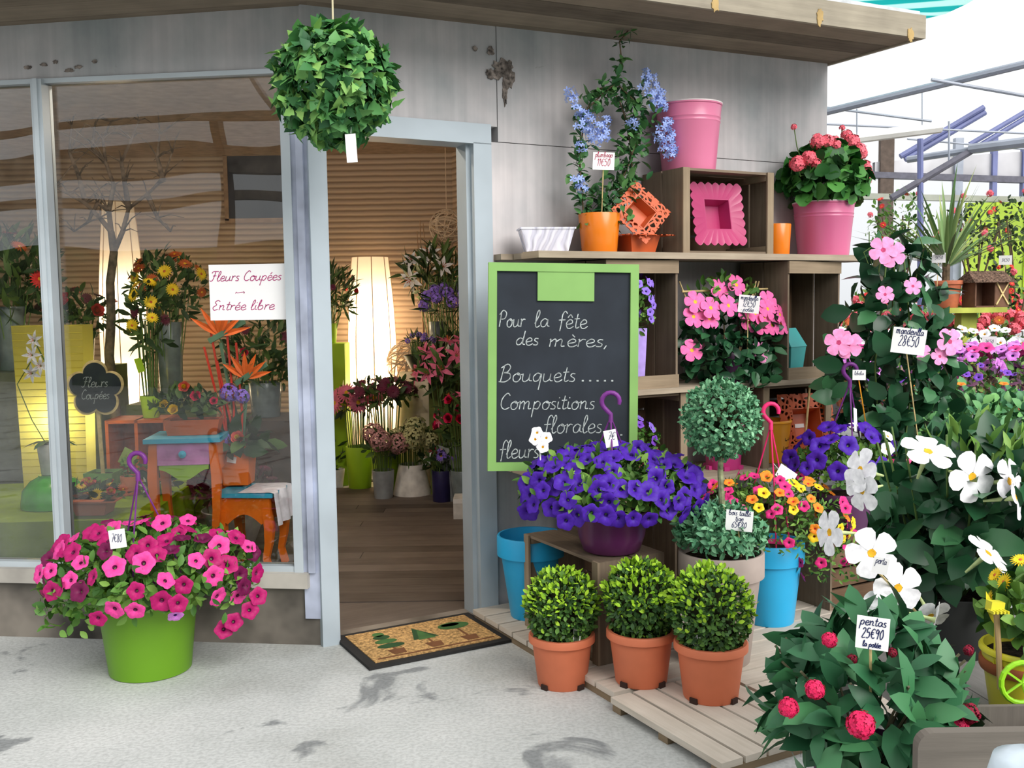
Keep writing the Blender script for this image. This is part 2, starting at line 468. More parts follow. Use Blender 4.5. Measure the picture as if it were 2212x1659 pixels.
# shop window: aluminium frame, mullion, panes
mb = MB()
lb(mb, 1.165, 1.215, -0.05, 0.03, 0.325, 2.445)
lb(mb, 0.085, 0.125, -0.05, 0.02, 0.325, 2.445)
lb(mb, 0.125, 4.8, -0.05, 0.015, 0.325, 0.35)
lb(mb, 0.125, 4.8, -0.05, 0.01, 2.43, 2.45)
lb(mb, 1.18, 1.20, 0.03, 0.04, 0.325, 2.445)
struct(mb.build('window_1', ALU))
mb = MB(); lb(mb, -0.005, 0.085, -0.05, 0.012, 0.12, 2.445); lb(mb, 0.03, 0.06, 0.012, 0.028, 0.325, 2.445); struct(mb.build('trim_3', GALV))
def glass_mat():
    m = bpy.data.materials.new('shop_window_glass'); m.use_nodes = True; t = m.node_tree; t.nodes.clear()
    tr = nnode(t, 'ShaderNodeBsdfTransparent'); tr.inputs['Color'].default_value = (0.93, 0.95, 0.95, 1)
    gl = nnode(t, 'ShaderNodeBsdfGlossy'); gl.inputs['Roughness'].default_value = 0.0
    fr = nnode(t, 'ShaderNodeFresnel'); fr.inputs['IOR'].default_value = 1.62
    mx = nnode(t, 'ShaderNodeMixShader'); out = nnode(t, 'ShaderNodeOutputMaterial')
    tcn = nnode(t, 'ShaderNodeTexCoord'); nz = nnode(t, 'ShaderNodeTexNoise', Scale=1.3, Detail=1.0)
    bp = nnode(t, 'ShaderNodeBump', Strength=0.10, Distance=0.05)
    t.links.new(tcn.outputs['Object'], nz.inputs['Vector']); t.links.new(nz.outputs['Fac'], bp.inputs['Height'])
    t.links.new(bp.outputs[0], gl.inputs['Normal'])
    t.links.new(fr.outputs[0], mx.inputs[0]); t.links.new(tr.outputs[0], mx.inputs[1]); t.links.new(gl.outputs[0], mx.inputs[2])
    t.links.new(mx.outputs[0], out.inputs['Surface'])
    return m
GLASS = glass_mat()
mb = MB(); lb(mb, 0.12, 1.17, -0.03, -0.024, 0.35, 2.435); struct(mb.build('window_1_glass', GLASS))
mb = MB(); lb(mb, 1.21, 4.8, -0.03, -0.024, 0.35, 2.435); struct(mb.build('window_2_glass', GLASS))
# door frame
mb = MB()
wb(mb, -0.02, 0.055, -0.12, 0.02, 0.0, 2.19); wb(mb, 0.745, 0.836, -0.12, 0.02, 0.0, 2.19)
wb(mb, -0.02, 0.836, -0.12, 0.02, 2.185, 2.275); wb(mb, 0.725, 0.745, -0.12, -0.02, 0.0, 2.185)
wb(mb, 0.055, 0.063, -0.08, 0.006, 0.0, 2.185)
struct(mb.build('door_1', FRAME))
mb = MB(); wb(mb, 0.055, 0.745, -0.12, 0.01, 0.0, 0.012); struct(mb.build('door_1_sill', DARKBASE))

# greenhouse: what the shop window mirrors stands behind the viewer
PIPE = plain('greenhouse_pipe', (150, 158, 172), 0.4, 0.5, 0.05, 4)
PIPEB = plain('blue_grey_rafter', (104, 112, 158), 0.45, 0.4, 0.05, 4)
WHITEM = plain('white_painted_metal', (226, 226, 222), 0.45, 0.4, 0.03, 4)
RAIL = plain('pale_rail', (160, 164, 152), 0.6, 0.3, 0.06, 4)
mb = MB()
mb.box((-3, -8, 4.05), (26, 0.3, 0.5)); mb.box((-3, -7.6, 4.7), (26, 0.12, 0.12)); mb.box((-3, -8.1, 3.4), (26, 0.2, 0.16))
struct(mb.build('beam_gutter', plain('weathered_gutter_wood', (146, 132, 116), 0.8, 0.2, 0.2, 3)))
for x in (-8.2, -5.6, -3.0, -0.6, 2.0, 5): struct(MB().box((x, -7.9, 2.4), (0.16, 0.16, 4.8)).build('post', plain('brown_post', (92, 80, 72), 0.8)))
for x in (-7, -5.9, -4.8, -3.7, -2.6, -1.5, 0, 1): 
    mb = MB(); mb.tube([(x, -7.8, 4.7), (x, -5.0, 6.2), (x, -1.0, 7.2)], 0.05); struct(mb.build('beam_rafter', PIPE))
mb = MB(); mb.tube([(-9, -5, 6.1), (-4, -5, 6.0), (3, -5, 6.2)], 0.06); struct(mb.build('beam_purlin', WHITEM))
struct(MB().box((-3, -8.3, 1.3), (26, 0.1, 2.6)).build('wall_rear', plain('rear_planting', (70, 84, 58), 0.9, 0.1, 0.5, 2.2)))

def pipe(name, a, b, Y, w, mat, Y2=None, pts=None):
    p = [at(*a, Y), at(*b, Y2 or Y)]
    mb = MB(); mb.tube(p, w, 8); return struct(mb.build(name, mat, smooth=40))
pipe('beam_truss', (1700, 262), (2300, 118), 8, 0.028, PIPE, 6.9)
pipe('beam_rod', (1780, 232), (2012, 262), 8, 0.009, PIPE); pipe('beam_rod', (2012, 172), (2300, 222), 7.2, 0.012, PIPE)
pipe('beam_tube', (1790, 305), (2032, 275), 9, 0.05, WHITEM)
for a, b, Y in (((1945, 338), (2125, 232), 11), ((1955, 345), (2128, 243), 11), ((2095, 312), (2260, 215), 12), ((2110, 318), (2260, 228), 12)):
    pipe('beam_rafter', a, b, Y, 0.03, PIPEB)
pipe('beam_tie', (1780, 268), (2300, 292), 10, 0.010, PIPE); pipe('beam_tie', (1960, 300), (2300, 330), 11, 0.010, PIPE)
pipe('beam_brace', (1925, 428), (2105, 322), 10, 0.035, plain('dark_strut', (96, 96, 108), 0.6), 10)
pipe('beam_arch', (2095, 322), (2290, 298), 10, 0.05, PIPE, 9.4); pipe('beam_arch', (1960, 345), (2110, 322), 10.4, 0.035, PIPE, 10)
for x, y0, y1, Y, w, m_ in ((1988, 300, 700, 10, .03, PIPEB), (2050, 262, 350, 10, .01, PIPE), (1851, 235, 300, 8, .005, PIPE), (1992, 190, 270, 8, .004, PIPE)):
    pipe('post', (x, y0), (x, y1), Y, w, m_)
# far glazed wall
YF = 15.0
def fz(px, py): return at(px, py, YF)
mb = MB()
GREYP = plain('translucent_sheet_grey', (196, 196, 200), 0.7, 0.2, 0.06, 1.5)
a, b, c, d = fz(1890, 350), fz(2600, 300), fz(2600, 400), fz(1890, 385)
mb.add([a, b, c, d, a + Vector((0, .1, 0)), b + Vector((0, .1, 0)), c + Vector((0, .1, 0)), d + Vector((0, .1, 0))], [(0, 1, 2, 3), (7, 6, 5, 4), (0, 4, 5, 1), (3, 2, 6, 7)])
struct(mb.build('beam_valance', GREYP))
mb = MB(); mb.beam(fz(1880, 378), fz(2600, 402), 0.12, 0.09); struct(mb.build('beam_sill', plain('dark_strut', (96, 96, 108))))
mb = MB(); mb.beam(fz(1850, 424), fz(2600, 440), 0.12, 0.085); struct(mb.build('beam_rail', RAIL))
for px, w in ((1912, .20), (2066, .12), (2143, .07), (2208, .07), (2330, .08)):
    p = fz(px, 500); struct(MB().box((p.x, YF, 1.9), (w, 0.1, 3.8)).build('post', plain('brown_post', (92, 80, 72)) if px == 1912 else PIPEB if px != 2066 else PIPE))
struct(MB().box((fz(2300, 600).x, YF + 0.35, 0.45), (10, 0.1, 0.9)).build('wall_far_base', plain('far_low_wall', (150, 160, 110), 0.8)))
o = MB(); a, b = fz(2078, 440), fz(2202, 690)
o.box(((a.x + b.x) / 2, YF - 0.12, (a.z + b.z) / 2), (b.x - a.x, 0.04, a.z - b.z))
for q in range(3): o.box((a.x + (b.x - a.x) * (0.02 + q * 0.48), YF - 0.15, (a.z + b.z) / 2), (0.04, 0.03, a.z - b.z), mi=1)
t_o = o.build('partition_panel', [plain('lime_panel', (158, 186, 66), 0.6, 0.2, 0.05, 2), plain('lime_panel_edge', (170, 194, 56), 0.6)])
tag(t_o, 'lime green wall panel behind the yucca at the far glazed end', 'panel')
# turquoise shade net above the roof
def net_mat():
    m, t, b = base_mat('turquoise_net', 0.6, 0.2)
    tcn = nnode(t, 'ShaderNodeTexCoord'); wv = nnode(t, 'ShaderNodeTexWave', Scale=1.5, Distortion=0.4); wv.bands_direction = 'DIAGONAL'
    t.links.new(tcn.outputs['Object'], wv.inputs['Vector'])
    r = rampn(t, [(0.35, (70, 205, 205)), (0.6, (215, 245, 240))]); t.links.new(wv.outputs['Fac'], r.inputs['Fac'])
    t.links.new(r.outputs['Color'], b.inputs['Base Color'])
    tl = nnode(t, 'ShaderNodeBsdfTranslucent'); t.links.new(r.outputs['Color'], tl.inputs['Color'])
    mx = nnode(t, 'ShaderNodeMixShader'); mx.inputs[0].default_value = 0.75
    t.links.new(b.outputs[0], mx.inputs[1]); t.links.new(tl.outputs[0], mx.inputs[2])
    t.links.new(mx.outputs[0], t.nodes['Material Output'].inputs['Surface'])
    return m
mb = MB(); g = []
c0, c1, c2, c3 = at(1690, 8, 8.5), at(1960, 42, 8.5), at(2140, -25, 7.2), at(1780, -60, 7.2)
for i in range(9):
    for j in range(5):
        u, v = i / 8, j / 4
        p = (c0 * (1 - u) + c1 * u) * (1 - v) + (c3 * (1 - u) + c2 * u) * v
        g.append(p + Vector((0, 0, -0.06 * math.sin(math.pi * v))))
mb.add(g, [(i * 5 + j, i * 5 + j + 1, i * 5 + j + 6, i * 5 + j + 5) for i in range(8) for j in range(4)])
o = mb.build('shade_net', net_mat(), smooth=60)
so = o.modifiers.new('thick', 'SOLIDIFY'); so.thickness = 0.006
tag(o, 'turquoise striped shade net hung in the greenhouse roof above the eave', 'shade net')
# ================================================================ PLANT, POT, CRATE AND LETTERING BUILDERS
def norm(a): return a / np.maximum(np.linalg.norm(a, axis=-1, keepdims=True), 1e-9)
def sph(n):
    v = rng.normal(size=(n, 3)); return norm(v)
OVAL = [(0, 0), (.25, .75), (.55, 1), (.82, .62), (1, 0)]
LANCE = [(0, 0), (.2, .7), (.45, 1), (.75, .6), (1, 0)]
SMALL = [(0, 0), (.5, 1), (1, 0)]
ROUND = [(0, .15), (.3, .95), (.65, 1), (1, .35)]
IVYP = [(0, .1), (.12, .95), (.38, .62), (.5, .72), (1, 0)]
def leaf_arrays(P, D, N, Ln, Wd, prof=SMALL, fold=0.18, curl=0.15):
    """leaves at P growing along D with upper side N; returns verts, faces"""
    n = len(P); D = norm(D); S = norm(np.cross(D, N)); N = np.cross(S, D)
    Ln = np.broadcast_to(np.asarray(Ln, float), (n,)); Wd = np.broadcast_to(np.asarray(Wd, float), (n,))
    rows, vs = [], []
    for t, w in prof:
        c = P + D * (Ln * t)[:, None] - N * (Ln * curl * t * t)[:, None]
        if w == 0: rows.append((len(vs),)); vs.append(c)
        else:
            h = (Wd * w * .5)[:, None]; up = N * (Wd * w * fold)[:, None]
            rows.append((len(vs), len(vs) + 1, len(vs) + 2)); vs += [c - S * h + up, c, c + S * h + up]
    k = len(vs); V = np.stack(vs, 1).reshape(-1, 3)
    loc = []
    for a, b in zip(rows, rows[1:]):
        if len(a) == 1 and len(b) == 3: loc += [(a[0], b[1], b[0]), (a[0], b[2], b[1])]
        elif len(a) == 3 and len(b) == 1: loc += [(a[0], a[1], b[0]), (a[1], a[2], b[0])]
        elif len(a) == 3: loc += [(a[0], a[1], b[1], b[0]), (a[1], a[2], b[2], b[1])]
    F_ = [tuple(i * k + q for q in fc) for i in range(n) for fc in loc]
    return V, F_, len(loc)
def leaf_mesh(name, sets, mats, smooth=True):
    """sets: list of (P, D, N, Ln, Wd, prof, fold, curl, mi)"""
    V, F_, M_ = [], [], []
    o = 0
    for (P, D, N, Ln, Wd, prof, fold, curl, mi) in sets:
        v, f_, per = leaf_arrays(np.asarray(P), np.asarray(D), np.asarray(N), Ln, Wd, prof, fold, curl)
        V.append(v); F_ += [tuple(i + o for i in fc) for fc in f_]; o += len(v)
        mi = np.broadcast_to(np.asarray(mi), (len(P),)); M_ += list(np.repeat(mi, per))
    me = bpy.data.meshes.new(name)
    me.from_pydata(np.concatenate(V).tolist(), [], F_)
    for m in (mats if isinstance(mats, (list, tuple)) else [mats]): me.materials.append(m)
    me.polygons.foreach_set('material_index', np.array(M_, dtype=np.int32))
    if smooth: me.polygons.foreach_set('use_smooth', [True] * len(F_))
    me.update(); return me
def in_blob(n, rad, c=(0, 0, 0), lo=0.55, zmin=-1.0):
    """points in an ellipsoid shell and their outward directions"""
    d = sph(n * 2); d = d[d[:, 2] > zmin][:n]
    r = lo + (1.03 - lo) * np.sqrt(rng.random(len(d)))
    rad = np.asarray(rad if hasattr(rad, '__len__') else (rad,) * 3, float)
    return d * r[:, None] * rad + np.asarray(c), d, r
def blob_set(n, rad, c, ln, wd, prof=SMALL, lo=.55, zmin=-1.0, out=0.7, up=0.25, fold=.15, curl=.2, mi=0, var=.3):
    P, d, r = in_blob(n, rad, c, lo, zmin)
    D = d * out + sph(len(P)) * .75 + np.array([0, 0, up])
    N = d + sph(len(P)) * .55 + np.array([0, 0, .35])
    s = 1 - var + 2 * var * rng.random(len(P))
    return (P, D, N, ln * s, wd * s, prof, fold, curl, mi)
G = {}
def leafcol(name, cols, rough=0.5): return island(name, cols, rough, 0.3)
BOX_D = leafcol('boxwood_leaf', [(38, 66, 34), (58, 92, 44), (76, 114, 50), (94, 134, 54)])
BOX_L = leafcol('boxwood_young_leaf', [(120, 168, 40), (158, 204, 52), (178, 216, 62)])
IVY = leafcol('ivy_leaf', [(40, 84, 52), (62, 116, 64), (88, 146, 78), (140, 184, 96)])
PETL = leafcol('petunia_leaf', [(52, 92, 38), (82, 126, 50), (122, 160, 72)])
DARKL = leafcol('mandevilla_leaf', [(24, 60, 38), (40, 84, 54), (64, 112, 72)], 0.3)
MIDL = leafcol('pentas_leaf', [(34, 80, 52), (52, 106, 70), (74, 132, 84)], 0.4)
GERL = leafcol('geranium_leaf', [(30, 76, 34), (48, 104, 44), (78, 140, 60)])
TOPL = leafcol('topiary_leaf', [(62, 116, 84), (92, 150, 110), (134, 186, 144)])
PLUL = leafcol('plumbago_leaf', [(34, 78, 44), (56, 104, 56), (92, 136, 76)])
BACKL = leafcol('bench_plant_leaf', [(50, 92, 46), (92, 140, 66), (140, 176, 90)])
DIML = leafcol('shop_plant_leaf', [(34, 54, 30), (56, 82, 40), (84, 108, 52)])
STEM = plain('green_stem', (92, 120, 62), 0.6)
BARK = plain('brown_stem', (104, 88, 68), 0.8, 0.2, 0.15, 30)
SOIL = plain('dark_potting_soil', (44, 36, 30), 0.95, 0.1, 0.4, 60, 0.8)

# blossoms: one mesh of each kind, facing +Z, radius 1
def fl_petunia(name, col, throat, lobes=5, depth=.45, wave=.09, edge=None):
    mb = MB(); seg = 25; rs = [(.10, -depth), (.22, -depth * .45), (.5, -.06), (.8, .02), (1, -.05)]
    o = 0
    for r, z in rs:
        for k in range(seg):
            a = 2 * math.pi * k / seg; lo = 1 + wave * math.cos(lobes * a) * (r ** 2); q = .05 * math.sin(lobes * 2 * a) * r
            mb.v.append((r * lo * math.cos(a), r * lo * math.sin(a), z + q))
    for i in range(len(rs) - 1):
        for k in range(seg):
            k2 = (k + 1) % seg
            mb.f.append((i * seg + k, i * seg + k2, (i + 1) * seg + k2, (i + 1) * seg + k)); mb.m.append(1 if i < 1 else (2 if edge and i == 3 else 0)); mb.uv.append([(0, 0)] * 4)
    mb.f.append(tuple(range(seg))); mb.m.append(1); mb.uv.append([(0, 0)] * seg)
    mb.lathe([(.10, -depth), (.05, -depth * 1.9)], 8, mi=3)
    return mb.mesh(name, [col, throat, edge or col, STEM], 60)
def petals(mb, n, r0, r1, w, z0, z1, mi=0, twist=0.0, ph=0.0, prof=OVAL, fold=.1, curl=.1):
    a = np.arange(n) * 2 * math.pi / n + ph
    D = np.stack([np.cos(a + twist), np.sin(a + twist), np.full(n, (z1 - z0) / max(r1 - r0, 1e-3))], 1)
    P = np.stack([r0 * np.cos(a), r0 * np.sin(a), np.full(n, z0)], 1)
    N = np.tile([0., 0, 1], (n, 1)) + .001
    V, F_, _ = leaf_arrays(P, D, N, np.full(n, math.hypot(r1 - r0, z1 - z0)), np.full(n, w), prof, fold, curl)
    return mb.add([tuple(v) for v in V], F_, mi)
PETAL5 = [(0, .35), (.3, .7), (.65, 1.0), (.9, .85), (1, .4)]
def fl_mandevilla(name, col, eye, back):
    mb = MB()
    petals(mb, 5, .16, 1.0, .84, .0, .06, 0, twist=.30, prof=PETAL5, fold=.07, curl=.12)
    mb.lathe([(.16, 0.01), (.12, -.25), (.09, -.7), (.05, -1.3)], 10, mi=2)
    mb.lathe([(.17, .012), (.10, .02), (.0, -.06)], 10, mi=1)
    return mb.mesh(name, [col, eye, back], 60)
def fl_cluster(name, cols, n, rad, fr, petn=5, eye=None, flat=1.0, tube=0.0, pw=.75, loose=0.0):
    """ball of small florets"""
    mb = MB(); pts = []
    g = math.pi * (3 - math.sqrt(5))
    for i in range(n):
        z = 1 - 1.75 * (i + .5) / n; r = math.sqrt(max(0, 1 - z * z)); a = g * i
        d = Vector((r * math.cos(a), r * math.sin(a), z * flat)); p = d * rad * (.82 + .25 * random.random()) * (1 - loose * random.random()); d = d + Vector([random.gauss(0, loose) for _ in range(3)])
        sub = MB(); petals(sub, petn, .08 * fr, fr, fr * pw, 0, fr * .12, 0, ph=random.random() * 6, prof=PETAL5, fold=.12, curl=.15)
        if eye: sub.lathe([(fr * .16, fr * .03), (0, fr * .07)], 6, mi=1)
        if tube: sub.tube([(0, 0, 0), (0, 0, -tube)], fr * .1, 4, mi=2)
        q = d.to_track_quat('Z', 'Y').to_matrix()
        mb.add([q @ Vector(v) + p for v in sub.v], sub.f, 0); mb.m[-len(sub.f):] = sub.m
    return mb.mesh(name, cols, 60)
def fl_ray(name, col, eye, n=18, w=.22, rings=2, z=.1):
    mb = MB()
    for k in range(rings): petals(mb, n, .12, 1 - .22 * k, w, .02 + .05 * k, z + .12 * k, 0, ph=k * .17, prof=LANCE)
    mb.lathe([(.22, .03), (.15, .12), (0, .15)], 12, mi=1)
    return mb.mesh(name, [col, eye], 60)
def fl_lily(name, col, eye):
    mb = MB(); petals(mb, 6, .06, 1, .42, -.25, .2, 0, prof=LANCE, fold=.12, curl=.35)
    for k in range(6):
        a = k * 1.05 + .4; mb.tube([(0, 0, -.1), (.25 * math.cos(a), .25 * math.sin(a), .35)], [.012, .03], 4, 1)
    mb.lathe([(.1, -.2), (.05, -.7)], 8, mi=2)
    return mb.mesh(name, [col, eye, STEM], 60)
def fl_rose(name, col, inner):
    mb = MB()
    for k, (n, r, z) in enumerate(((5, .95, .35), (5, .7, .55), (4, .45, .7), (3, .25, .8))):
        petals(mb, n, .05, r, .9 - .15 * k, -.25, z, 0 if k < 2 else 1, ph=k * .6, prof=PETAL5, fold=.25, curl=-.15)
    return mb.mesh(name, [col, inner], 60)
def pet(name, c, rough=.55): return plain(name, c, rough, .25, .05, 3)
PINKP, MAGP, DKP = pet('pink_petal', (224, 68, 150)), pet('magenta_petal', (170, 20, 98)), pet('dark_magenta_petal', (104, 14, 66))
THR = pet('dark_throat', (92, 12, 62)); YEL = pet('yellow_eye', (232, 176, 40))
PURP, PURT = pet('purple_petal', (70, 28, 158)), pet('purple_throat', (40, 14, 96)); WHP = pet('white_petal', (240, 240, 246)); GRW = pet('green_white_tube', (196, 212, 150))
MPINK, MROSE = pet('rose_petal', (240, 104, 168)), pet('pale_pink_petal', (240, 150, 200)); MTUBE = pet('pink_tube', (214, 120, 160))
BLUEP = pet('plumbago_petal', (158, 180, 240)); CORAL = pet('coral_petal', (240, 108, 124)); CRIM = pet('crimson_petal', (222, 36, 92)); CRIMD = pet('dark_crimson_petal', (140, 18, 50))
ORAP, YELP, REDP = pet('orange_petal', (240, 140, 40)), pet('yellow_petal', (240, 206, 40)), pet('red_petal', (220, 52, 52)); LAV = pet('lavender_petal', (140, 110, 214)); LILAC = pet('lilac_petal', (214, 130, 220))
BURG = pet('burgundy_petal', (92, 24, 52)); SALM = pet('salmon_petal', (226, 120, 150)); GREENW = pet('hydrangea_petal', (176, 176, 128)); PINKW = pet('dusty_pink_petal', (190, 140, 140))
RUST = pet('rust_petal', (200, 96, 50))
M_PET = {k: fl_petunia('petunia_' + k, c, t) for k, c, t in (('pink', PINKP, THR), ('magenta', MAGP, THR), ('dark', DKP, THR), ('purple', PURP, PURT), ('white', WHP, YEL), ('lilac', LILAC, PURT), ('lav', LAV, PURT), ('violet', pet('violet_petal', (122, 70, 190)), PURT))}
M_CAL = {k: fl_petunia('calibrachoa_' + k, c, t) for k, c, t in (('yellow', YELP, pet('brown_throat', (120, 50, 20))), ('orange', ORAP, REDP), ('pink', pet('hot_pink_petal', (224, 50, 130)), THR), ('red', REDP, THR))}
M_MAN = {'pink': fl_mandevilla('mandevilla_pink', MPINK, YEL, MTUBE), 'pale': fl_mandevilla('mandevilla_pale', MROSE, pet('rose_eye', (190, 60, 110)), MTUBE), 'white': fl_mandevilla('mandevilla_white', WHP, YEL, GRW)}
M_PLUM = fl_cluster('plumbago_cluster', [BLUEP, BLUEP, BLUEP], 8, .95, .52, flat=.8, pw=.5, loose=.45)
M_GER = fl_cluster('geranium_head', [CORAL, CORAL, STEM], 18, .8, .42)
M_PENT = fl_cluster('pentas_head', [CRIM, CRIMD, CRIM], 80, .86, .25, tube=.2)
M_PENTD = fl_cluster('pentas_dark_head', [CRIMD, BURG, CRIMD], 60, .86, .2, tube=.2)
M_RAY = {k: fl_ray('ray_' + k, c, e) for k, c, e in (('burg', BURG, BURG), ('pink', SALM, YEL), ('red', REDP, YEL), ('yellow', YELP, RUST), ('white', WHP, YEL), ('purple', LAV, YEL), ('orange', RUST, YEL))}
M_LILY = {'white': fl_lily('lily_white', WHP, RUST), 'pink': fl_lily('lily_pink', pet('lily_pink_petal', (214, 104, 140)), RUST)}
M_ROSE = {'red': fl_rose('rose_red', pet('rose_red_petal', (204, 52, 60)), REDP), 'coral': fl_rose('rose_coral', pet('rose_coral_petal', (222, 96, 84)), YELP), 'crimson': fl_rose('rose_crimson', CRIM, CRIMD), 'yellow': fl_rose('rose_yellow', YELP, YELP)}
M_HYD = {'dusty': fl_cluster('hydrangea_dusty', [PINKW, GREENW, PINKW], 36, .8, .26, 4), 'green': fl_cluster('hydrangea_green', [GREENW, GREENW, GREENW], 36, .8, .26, 4)}
M_STAT = fl_cluster('statice_head', [LAV, PURP, STEM], 24, .75, .26, 5)

def blossom(parent, me, p, d, r, name='blossom', spin=None):
    o = link(name, me, parent, p)
    q = Vector(d).to_track_quat('Z', 'Y')
    o.rotation_mode = 'QUATERNION'
    from mathutils import Quaternion
    o.rotation_quaternion = q @ Quaternion((0, 0, 1), spin if spin is not None else random.random() * 6.28)
    o.scale = (r, r, r)
    return o
def blossoms_on(parent, meshes, n, rad, c, r, zmin=-.25, toward=None, mind=.8, weights=None, lo=1.0):
    """n blossoms spread over an ellipsoid; kept apart; biased to the side TOWARD"""
    rad = Vector(rad if hasattr(rad, '__len__') else (rad,) * 3); c = Vector(c); got = []
    tr = 0
    while len(got) < n and tr < n * 60:
        tr += 1
        d = Vector([random.gauss(0, 1) for _ in range(3)]).normalized()
        if d.z < zmin: continue
        if toward is not None and d.dot(toward) < -.25 and random.random() < .85: continue
        k = lo + .12 * random.random()
        p = c + Vector((d.x * rad.x, d.y * rad.y, d.z * rad.z)) * k
        if any((p - q).length < r * mind * 2 for q in got): continue
        got.append(p)
        dd = Vector((d.x / rad.x, d.y / rad.y, d.z / rad.z)).normalized() + Vector([random.gauss(0, .28) for _ in range(3)])
        if toward is not None: dd += Vector(toward) * .45
        blossom(parent, random.choices(meshes, weights)[0], p, dd, r * (.85 + .3 * random.random()))
    return got

# pots
def pot(parent, mat, rt, rb, h, rim=0.0, rimh=.03, seg=36, wall=.006, soil=True, ribs=(), fill=.88, name='pot', band=0.0):
    prof = [(rb * .97, 0), (rb, .004)]
    if rim:
        zr = h - rimh; r_ = rb + (rt - rb) * zr / h
        prof += [(r_, zr - .004), (rt + rim, zr), (rt + rim, h - .006), (rt + rim - .004, h)]
    else:
        for z0 in ribs:
            r_ = rb + (rt - rb) * z0 / h; prof += [(r_, z0 - .006), (r_ + .004, z0), (rb + (rt - rb) * (z0 + .006) / h, z0 + .006)]
        prof += [(rt, h - .004), (rt - .002, h)]
    zi = h * .12
    prof += [(rt - wall, h), (rt - wall - .002, h - .01), (rb + (rt - rb) * .12 - wall, zi), (0.0, zi)]
    o = MB().lathe(prof, seg).build(name, mat, parent, smooth=40)
    if soil:
        zs = h * fill; r_ = rb + (rt - rb) * fill - wall - .001
        MB().lathe([(0, zs - .02), (r_, zs - .02), (r_, zs), (r_ * .5, zs + .006), (0, zs + .004)], 24).build('soil', SOIL, parent, smooth=60)
    return o
def square_pot(parent, mat, wt, wb_, h, dt=None, db=None, name='pot', th=.005, lip=0.0):
    dt = dt or wt; db = db or wb_
    def ring(a, b, z): return [(-a / 2, -b / 2, z), (a / 2, -b / 2, z), (a / 2, b / 2, z), (-a / 2, b / 2, z)]
    rs = [ring(wb_, db, 0), ring(wt, dt, h), ring(wt - 2 * th, dt - 2 * th, h), ring(wb_ - 2 * th, db - 2 * th, h * .1)]
    vs = sum(rs, []); fs = [(3, 2, 1, 0)]
    for i in range(3):
        for k in range(4): fs.append((i * 4 + k, i * 4 + (k + 1) % 4, i * 4 + 4 + (k + 1) % 4, i * 4 + 4 + k))
    fs.append((12, 13, 14, 15))
    mb = MB(); mb.add(vs, fs)
    if lip:
        for k in range(4):
            a = k * math.pi / 2; w_, d_ = (wt, dt) if k % 2 == 0 else (dt, wt)
            M = Euler((0, 0, a)).to_matrix(); mb.box(M @ Vector((0, -d_ / 2 - lip / 2 + .002, h - .004)), (w_ + 2 * lip, lip, .008), M)
    return mb.build(name, mat, parent)
# crates, axis-aligned: x along, -y out of the opening, z up; base at z=0
CRATE = wood('crate_boards', (68, 58, 48), (142, 126, 108))
CRATE2 = wood('crate_posts', (84, 72, 58), (166, 148, 124))
DARKW = wood('crate_back_boards', (62, 48, 38), (120, 96, 76))
def crate(label, loc, rotz, w, d, h, long='z', group='wooden crates stacked as shelving', gap=.012, t=.012, open_to='-y', slats=2, backn=4, name='wooden_crate'):
    root = thing(name, label, 'crate', loc, rotz, group)
    def panel(nm, mbf):
        mb = MB(); mbf(mb); mb.build(nm, CRATE, root)
    sd = (d - gap * (slats - 1)) / slats
    def sides(x):
        def f(mb):
            for i in range(slats): mb.box((x, -d / 2 + sd / 2 + i * (sd + gap), h / 2), (t, sd, h))
        return f
    panel('side_panel', sides(-w / 2 + t / 2)); panel('side_panel', sides(w / 2 - t / 2))
    def flat(z):
        def f(mb):
            for i in range(slats): mb.box((0, -d / 2 + sd / 2 + i * (sd + gap), z), (w - 2 * t, sd, t))
        return f
    panel('end_panel', flat(t / 2)); panel('end_panel', flat(h - t / 2))
    mb = MB()
    if long == 'z':
        bw = (w - 2 * t - gap * (backn - 1)) / backn
        for i in range(backn): mb.box((-w / 2 + t + bw / 2 + i * (bw + gap), d / 2 - t / 2, h / 2), (bw, t, h - 2 * t))
    else:
        bw = (h - 2 * t - gap * (backn - 1)) / backn
        for i in range(backn): mb.box((0, d / 2 - t / 2, t + bw / 2 + i * (bw + gap)), (w - 2 * t, t, bw))
    mb.build('back_panel', DARKW, root)
    p = .028
    for x in (-1, 1):
        for z in (0, 1):
            MB().box((x * (w / 2 - t - p / 2), -.004 if 1 else 0, (t + p / 2) if z == 0 else (h - t - p / 2)), (p, d - .02, p)).build('corner_post', CRATE2, root)
    # face edging boards round the opening
    for q in (-1, 1):
        if long == 'z': MB().box((0, -d / 2 - .005, h / 2 + q * (h / 2 - .03)), (w, .01, .06)).build('rail', CRATE2, root)
        else: MB().box((q * (w / 2 - .02), -d / 2 - .005, h / 2), (.04, .01, h)).build('rail', CRATE2, root)
    return root

